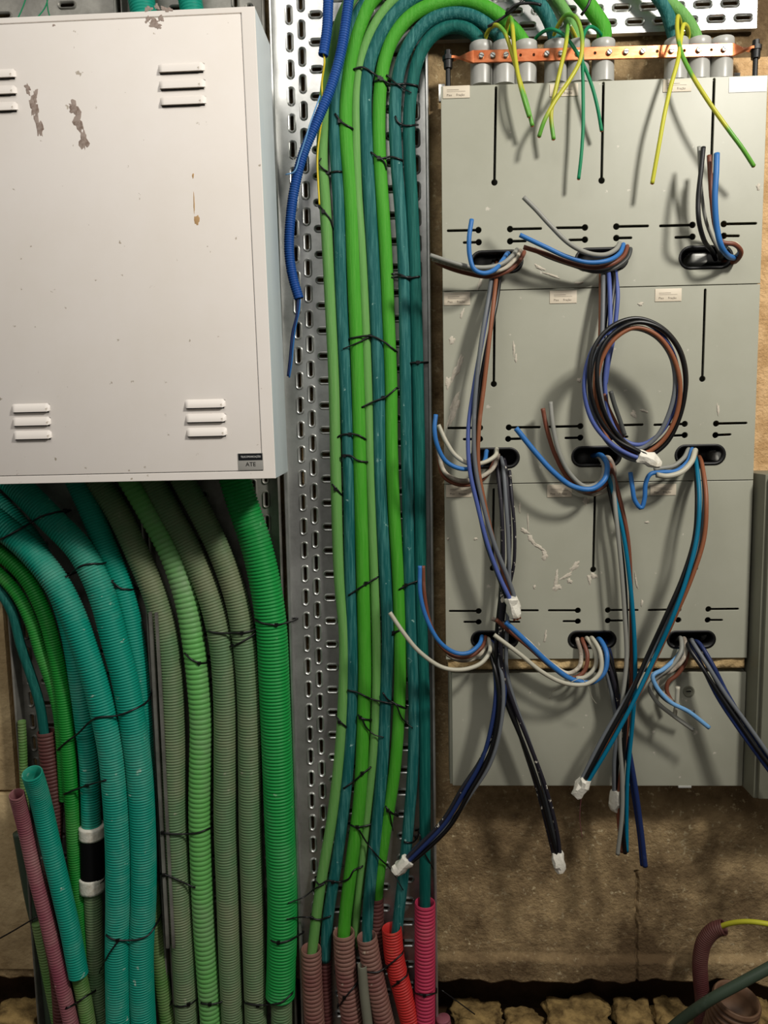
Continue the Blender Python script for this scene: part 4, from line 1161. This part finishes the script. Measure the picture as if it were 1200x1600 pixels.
bundle('long taped bundle from the top left oval with bare copper end', ['orange', 'black', 'violet', 'bgrey'],
       [(776, 410, .05), (774, 428, .095), (768, 470, .12), (758, 530, .13), (748, 600, .135), (741, 670, .14), (742, 730, .145), (752, 790, .148), (766, 850, .15), (784, 900, .15), (796, 930, .15), (805, 958, .15)], seed=3, core=True)
bundle('coiled bundle from the top middle oval, hanging in a big ring with taped end', ['black', 'orange', 'bgrey', 'violet', 'black'],
       [(945, 412, .05), (948, 432, .10), (947, 480, .12), (944, 540, .13), (938, 600, .135), (946, 655, .14), (966, 693, .145), (998, 706, .15), (1030, 690, .155), (1054, 652, .16), (1064, 600, .165), (1054, 552, .17), (1028, 518, .175), (992, 505, .178), (956, 520, .18), (932, 552, .18), (924, 600, .18), (934, 650, .175), (958, 686, .17), (985, 706, .168), (1012, 717, .168)], seed=5, spread=.0098)
wire('dgrey', [(976, 680, .15), (968, 655, .15), (960, 632, .15), (954, 611, .15)], 'short dark wire end poking up inside the coil', None)
wire('brown', [(974, 684, .145), (962, 660, .14), (950, 635, .14), (944, 615, .14)], 'thin brown wire end inside the coil', None, r=.003)
wire('violet', [(962, 416, .05), (962, 430, .095), (965, 460, .11), (962, 500, .115), (958, 530, .118), (950, 570, .12), (946, 600, .12)], 'violet blue wire running down behind the coil', None, r=.0038)
bundle('speckled bundle from the middle left oval, its white tape over the bare wall', ['bgrey', 'w_paint', 'black', 'w_paint'],
       [(780, 712, .05), (784, 728, .09), (788, 790, .115), (790, 850, .12), (788, 920, .12), (783, 990, .12), (785, 1050, .12), (800, 1100, .12), (822, 1160, .12), (845, 1230, .12), (862, 1300, .12), (872, 1346, .12)], seed=8)
wire('w', [(796, 735, .09), (800, 780, .11), (804, 830, .115), (803, 880, .115), (797, 912, .11)], 'brown paint-flecked wire bowing out right of the middle left oval', None, r=.003, mt=M['w_paint'])
bundle('dark blue bundle from the bottom left oval, taped end over the tray edge', ['navy', 'w_paint', 'navy', 'black', 'bgrey'],
       [(762, 1002, .05), (768, 1012, .095), (778, 1045, .12), (782, 1085, .13), (775, 1140, .138), (758, 1190, .14), (730, 1235, .14), (698, 1285, .135), (660, 1323, .13), (628, 1353, .13)], seed=11)
bundle('teal and brown bundle from the centre oval hanging loose to the bare wall', ['teal', 'brown', 'black'],
       [(944, 716, .05), (950, 732, .095), (962, 780, .115), (974, 840, .12), (981, 910, .12), (985, 990, .118), (986, 1070, .118), (982, 1140, .12), (975, 1210, .12), (972, 1270, .12), (976, 1332, .12)], tape=False, seed=14, spread=.0075)
wire('grey', [(950, 720, .05), (956, 740, .10), (962, 800, .125), (970, 880, .13), (976, 960, .13), (979, 1030, .13), (973, 1090, .135), (968, 1150, .138), (972, 1210, .138), (972, 1270, .135), (965, 1335, .13)], 'grey wire hanging longest beside the teal and brown bundle', None)
bundle('long bundle from the middle right oval crossing to a taped end at the lower left', ['bgrey', 'black', 'teal', 'orange'],
       [(1088, 712, .05), (1093, 730, .11), (1096, 780, .145), (1091, 840, .155), (1074, 900, .16), (1048, 965, .16), (1020, 1025, .15), (988, 1090, .155), (950, 1155, .155), (908, 1230, .15)], seed=17)
bundle('black speckled bundle from the bottom middle oval with a small taped end', ['w_paint', 'black', 'bgrey'],
       [(936, 1002, .05), (942, 1014, .095), (954, 1050, .11), (962, 1090, .112), (968, 1140, .11), (965, 1190, .11), (962, 1250, .11)], seed=21, spread=.007)
wire('navy', [(945, 1000, .05), (952, 1020, .09), (962, 1070, .105), (972, 1120, .108), (984, 1180, .11), (994, 1240, .11), (1002, 1300, .11), (1008, 1354, .11)], 'dark blue wire hanging lowest on the right of the loose wires', None, r=.0048)
wire('navy', [(940, 1000, .05), (946, 1022, .088), (957, 1075, .10), (968, 1125, .102), (979, 1180, .104), (989, 1240, .104), (998, 1300, .104), (1003, 1352, .104)], 'second dark blue wire running alongside the lowest hanging one', None, r=.0035)
bundle('thick dark blue bundle from the bottom right oval leaving at the right edge', ['navy', 'w_paint', 'navy', 'black', 'bgrey'],
       [(1078, 1000, .05), (1084, 1008, .10), (1104, 1040, .125), (1130, 1086, .14), (1158, 1130, .155), (1190, 1178, .17), (1225, 1225, .18), (1270, 1290, .19)], tape=False, seed=25, spread=.0085)

# ------------------------------------------------------------------ lower right corner
o = corr('conduit_elbow', pp([(1131, 1449, .085), (1118, 1452, .078), (1101, 1470, .07), (1094, 1500, .066), (1095, 1535, .064), (1098, 1570, .06), (1092, 1640, .05)], .07), wpx(24, .07), M['dkbrown_cor'], .0042, 0.05, mouth0=True, depth=.014)
tag(o, 'dark maroon conduit bending over at the lower right, wire coming out', 'conduit')
tag(tube('earth_wire', pp([(1112, 1458, .075), (1124, 1449, .085), (1140, 1443, .10), (1165, 1440, .12), (1190, 1442, .135), (1240, 1452, .15)], .1), .0046, M['w_yg'], sides=12, step=.005), 'yellow-green wire coming out of the bent maroon conduit at lower right', 'wire')
o = corr('wide_conduit', pp([(1152, 1560, .11), (1146, 1580, .105), (1132, 1625, .09), (1125, 1670, .08)], .1), wpx(74, .1), M['ochre_cor'], .0125, 0.10, mouth0=True, sides=30)
tag(o, 'wide brown ribbed conduit opening upward in the lower right corner', 'conduit')
tag(tube('power_cable', pp([(1030, 1625, .10), (1062, 1596, .13), (1110, 1562, .165), (1150, 1540, .175), (1200, 1513, .18), (1250, 1485, .18)], .15), wpx(17, .16), M['w_dolive'], sides=14), 'dark green cable crossing over the mouth of the wide ribbed conduit', 'cable')
o = corr('conduit_stub', pp([(692, 1590), (700, 1640)], .04), wpx(24, .04), M['mauve_cor'], .006, 0.08, mouth0=False)
tag(o, 'bit of mauve conduit just right of the crimson stub at the bottom edge', 'conduit')
o = tube('wire', pp([(0, 1466, .035), (18, 1456, .04), (45, 1440, .05), (58, 1432, .05)], .04), .0016, M['black'], sides=8)
tag(o, 'black strap end sticking out left over the pale concrete', 'strap')
o = tube('wire', pp([(690, 1547, .02), (715, 1565, .02), (742, 1585, .02)], .02), .0012, M['black'], sides=8)
tag(o, 'thin dark wire slanting over the wall foot right of the crimson stub', 'wire')

# ------------------------------------------------------------------ cable ties
allV, allF = [], []
for V, Fc in RAYS:
    b = len(allV); allV.extend(V); allF.extend([tuple(i + b for i in f_) for f_ in Fc])
BV = BVHTree.FromPolygons(allV, allF)
HM = M['black']


def hug(pts, lift=.0017, taut=True):
    """lay a strap over whatever lies under these picture points"""
    v3 = spline([Vector((x, y, 0)) for x, y in pts], 3.0)
    S = []
    for q in v3:
        hit = BV.ray_cast(CAM, ray(q.x, q.y), 4.0)
        hh = -hit[0].y if hit[0] is not None else .02
        S.append([q.x, q.y, min(hh, .16)])
    n = len(S)
    if taut:
        hull = []
        for i in range(n):
            while len(hull) >= 2:
                (i0, i1) = hull[-2], hull[-1]
                if (S[i1][2] - S[i0][2]) * (i - i0) <= (S[i][2] - S[i0][2]) * (i1 - i0): hull.pop()
                else: break
            hull.append(i)
        hs = []
        for a, b in zip(hull, hull[1:]):
            for i in range(a, b): hs.append(S[a][2] + (S[b][2] - S[a][2]) * (i - a) / (b - a))
        hs.append(S[hull[-1]][2])
    else: hs = [s[2] for s in S]
    # sag a little between supports, and smooth
    out = [max(hs[i] * .75 + S[i][2] * .25, S[i][2]) for i in range(n)]
    for _ in range(2):
        out = [max(S[i][2], (out[max(0, i - 1)] + out[i] + out[min(n - 1, i + 1)]) / 3) for i in range(n)]
    return [P(S[i][0], S[i][1], out[i] + lift) for i in range(n)]


def tie(label, pts, head=None, tail=None, r=.0017, grp='black cable ties on the centre tray', wrap=True):
    front = hug(pts)
    path = front
    if wrap and len(front) > 4:
        a, b = front[0], front[-1]
        back = min(.024, -a.y, -b.y)
        e1 = Vector((b.x + (b.x - a.x) * .03, -max(back, .019), b.z)); e0 = Vector((a.x - (b.x - a.x) * .03, -max(back, .019), a.z))
        path = [e0.lerp(e1, .3), e0] + front + [e1, e0.lerp(e1, .7)]
    V, Fc = sweep(path, r, 8)
    o = tag(mk('cable_tie', V, Fc, HM), label, 'cable tie', grp)
    if head is None: head = pts[len(pts) // 2]
    hp = hug([(head[0] - 2, head[1]), (head[0] + 2, head[1])])[0]
    V, Fc = [], []
    box(V, Fc, hp.x - .0032, hp.x + .0032, -hp.y - .002, -hp.y + .003, hp.z - .0028, hp.z + .0028)
    mk('tie_head', V, Fc, HM, o, smooth=False)
    if tail:
        q = hug(tail, lift=.003)
        V, Fc = sweep(q, [r * (1 - .4 * i / len(q)) for i in range(len(q))], 8)
        mk('tie_tail', V, Fc, HM, o)
    return o


TC = [
 ('wide cable tie across the five right-hand cables near the top bend', [(553, 108), (566, 105), (590, 119), (610, 131), (635, 131), (652, 134)], (595, 122), [(604, 117), (616, 128), (630, 138), (643, 145)]),
 ('cable tie under the wide top one, round the bright green cable', [(584, 128), (598, 124), (607, 142)], None, None),
 ('cable tie on the thick bright green cable below the top bend', [(524, 178), (533, 190), (551, 201)], (533, 190), None),
 ('cable tie round the two rightmost cables below the top bend', [(618, 182), (621, 190), (632, 196), (653, 195)], (631, 196), None),
 ('cable tie joining the bright green cable to the teal one, a third below the bend', [(580, 238), (594, 247), (612, 245), (628, 250)], (594, 247), [(594, 247), (601, 254), (604, 266)]),
 ('cable tie round the two leftmost cables with a curled tail', [(514, 271), (523, 268), (533, 268)], (514, 270), [(514, 270), (503, 262), (498, 255), (502, 247)]),
 ('cable tie on the leftmost cable level with the drip stain on the white cabinet', [(498, 321), (507, 331), (516, 343), (519, 355)], (507, 331), None),
 ('cable tie across the two rightmost cables at the height of the first row seam', [(612, 428), (625, 429), (638, 434), (655, 432)], (641, 434), [(641, 434), (625, 432), (612, 433)]),
 ('cable tie peaked over the middle cables with two ends', [(546, 529), (562, 526), (580, 525), (600, 534), (618, 548)], (580, 525), [(580, 525), (560, 535), (536, 545)]),
 ('short cable tie stub at the right rail of the tray', [(642, 567), (655, 566), (669, 566)], None, None),
 ('cable tie slanting up to the right over the middle cables', [(566, 636), (585, 627), (603, 620), (620, 606)], (601, 621), None),
 ('cable tie across teal and bright green cables, upper of two close together', [(528, 683), (532, 680), (549, 678), (560, 680), (571, 686)], (549, 678), None),
 ('cable tie across teal and bright green cables, lower of two close together', [(534, 711), (548, 712), (558, 719), (574, 722)], (540, 712), None),
 ('small cable tie on the leftmost cable level with the cabinet underside', [(519, 757), (526, 764), (535, 775)], None, None),
 ('cable tie slanting over the middle cables level with the lower plaster splashes', [(545, 930), (560, 920), (576, 910), (590, 902)], (574, 911), None),
 ('cable tie slanting over the right-hand cables level with the lower plaster splashes', [(624, 921), (636, 914), (652, 908)], None, None),
 ('cable tie on the bright green cable beside the tip of the long off-white wire', [(613, 992), (617, 988), (626, 984)], None, None),
 ('long cable tie slanting down to the right over five cables', [(544, 1079), (556, 1081), (580, 1092), (605, 1098), (618, 1100), (634, 1107)], (614, 1098), [(598, 1082), (606, 1093), (618, 1100), (628, 1122), (645, 1138)]),
 ('cable tie on the thick green and pale green cables with a long tail', [(560, 1118), (568, 1123), (580, 1125)], (565, 1121), [(565, 1121), (572, 1136), (585, 1148), (600, 1152)]),
 ('cable tie on the leftmost cable, low down above its bend', [(525, 1119), (532, 1128), (541, 1136)], None, None),
 ('cable tie slanting up over thick green and pale green cables in the lower bend', [(537, 1232), (555, 1219), (568, 1208), (579, 1199)], None, None),
 ('cable tie across thick green and pale green cables with a long tail to the right', [(544, 1287), (556, 1292), (568, 1291), (580, 1288)], (560, 1292), [(560, 1295), (574, 1318), (592, 1340), (610, 1358), (630, 1391)]),
 ('cable tie on the bright green cable low down with a short tail', [(603, 1261), (612, 1270), (621, 1275)], (608, 1266), [(608, 1266), (611, 1282), (614, 1298)]),
 ('wavy cable tie across the three left cables above the conduit stubs', [(493, 1376), (499, 1382), (512, 1376), (530, 1378), (545, 1373), (553, 1360), (566, 1354)], (522, 1378), [(508, 1380), (490, 1390), (474, 1402), (450, 1411)]),
 ('cable tie round the two leftmost cables just above their stubs', [(486, 1433), (496, 1437), (516, 1432)], (489, 1434), [(489, 1434), (470, 1433), (448, 1436)]),
 ('cable tie with a drooping tail beside the taped end over the tray', [(632, 1316), (645, 1316), (652, 1308), (655, 1296)], None, [(655, 1300), (662, 1330), (672, 1348), (677, 1358)]),
 ('cable tie round the middle brown stub and the red one', [(575, 1519), (590, 1519), (605, 1510), (620, 1498), (629, 1490)], (606, 1510), None),
 ('cable tie lower on the red conduit stub', [(613, 1542), (624, 1534), (636, 1524)], None, None),
 ('cable tie slanting over the second brown stub near the bottom edge', [(528, 1575), (540, 1558), (557, 1538)], None, None),
 ('cable tie round the crimson stub', [(648, 1552), (665, 1555), (682, 1551)], None, None),
]
for lab, pts, hd, tl in TC: tie(lab, pts, hd, tl)
TL = [
 ('cable tie slanting over the front and second teal conduits just under the cabinet', [(-12, 848), (4, 841), (40, 822), (62, 808), (90, 800), (108, 797)], (104, 797)),
 ('cable tie on the teal conduit beside the front one, at the first bend', [(102, 902), (112, 895), (125, 885), (142, 881), (160, 881)], (108, 897)),
 ('cable tie on the rightmost teal conduit', [(174, 908), (188, 919), (202, 921), (217, 921)], (183, 916)),
 ('long cable tie across all the teal conduits to the double rail', [(90, 1172), (103, 1160), (122, 1146), (138, 1130), (150, 1122), (183, 1118), (210, 1108), (232, 1094), (238, 1078)], (184, 1118)),
 ('cable tie from the narrow green conduit to the second teal one above the black sleeve', [(100, 1241), (112, 1236), (140, 1226), (165, 1219)], (138, 1227)),
 ('cable tie on the two lowest teal conduits with a tail down left', [(166, 1462), (175, 1467), (186, 1469), (215, 1468), (232, 1461), (241, 1450)], (186, 1469)),
 ('cable tie low down over the mauve and green conduits at the left', [(103, 1576), (120, 1567), (135, 1556), (148, 1549)], (120, 1567)),
 ('cable tie on the light green coarse-ribbed conduit', [(289, 1021), (300, 1031), (314, 1036), (328, 1035)], (313, 1036)),
 ('cable tie across the two right grey conduits, upper strap', [(322, 986), (340, 989), (365, 989), (384, 988), (401, 983)], (380, 989)),
 ('cable tie across the rightmost grey conduit, slanting strap', [(364, 1010), (380, 1002), (400, 989)], (366, 1008)),
 ('cable tie round the big green conduit, upper one', [(399, 969), (412, 974), (434, 976), (455, 971), (464, 967)], (434, 976)),
 ('cable tie across the leftmost grey and light green conduits', [(253, 1301), (270, 1303), (292, 1303), (310, 1301), (330, 1293)], (256, 1301)),
 ('cable tie slanting from the double rail over the leftmost grey conduit', [(246, 1364), (262, 1368), (280, 1376), (304, 1387)], (258, 1367)),
 ('cable tie at the bottom of the leftmost grey conduit', [(266, 1570), (280, 1573), (297, 1569), (309, 1560)], None),
 ('cable tie at the bottom of the light green conduit', [(314, 1568), (330, 1569), (346, 1566)], None),
 ('cable tie at the bottom of the big green and right grey conduits', [(382, 1567), (398, 1570), (420, 1570), (440, 1566), (456, 1553)], (405, 1571)),
 ('cable tie round the big green conduit, lower one', [(424, 1470), (436, 1473), (450, 1470), (474, 1457)], (437, 1473)),
]
for lab, pts, hd in TL:
    tl = [(186, 1469), (172, 1488), (162, 1505), (155, 1520)] if 'tail down left' in lab else None
    tie(lab, pts, hd, tl, r=.0018, grp='black cable ties on the corrugated conduits')
# loose tie ends over the arch at the very top
for lab, pts in (('black tie tail reaching across the top of the teal arch', [(762, 42, .075), (785, 28, .08), (808, 10, .085), (825, -10, .085)]),
                 ('black tie tail across the green arch beside the copper bar', [(790, 22, .085), (805, 8, .09), (830, 5, .09), (846, 8, .09)]),
                 ('black tie tail at the top right of the arches', [(1158 - 250, 24, .085), (918, 10, .09), (925, -10, .09)])):
    tag(tube('cable_tie', pp(pts, .08), .0024, M['black'], sides=8), lab, 'cable tie', 'black tie tails over the arch')
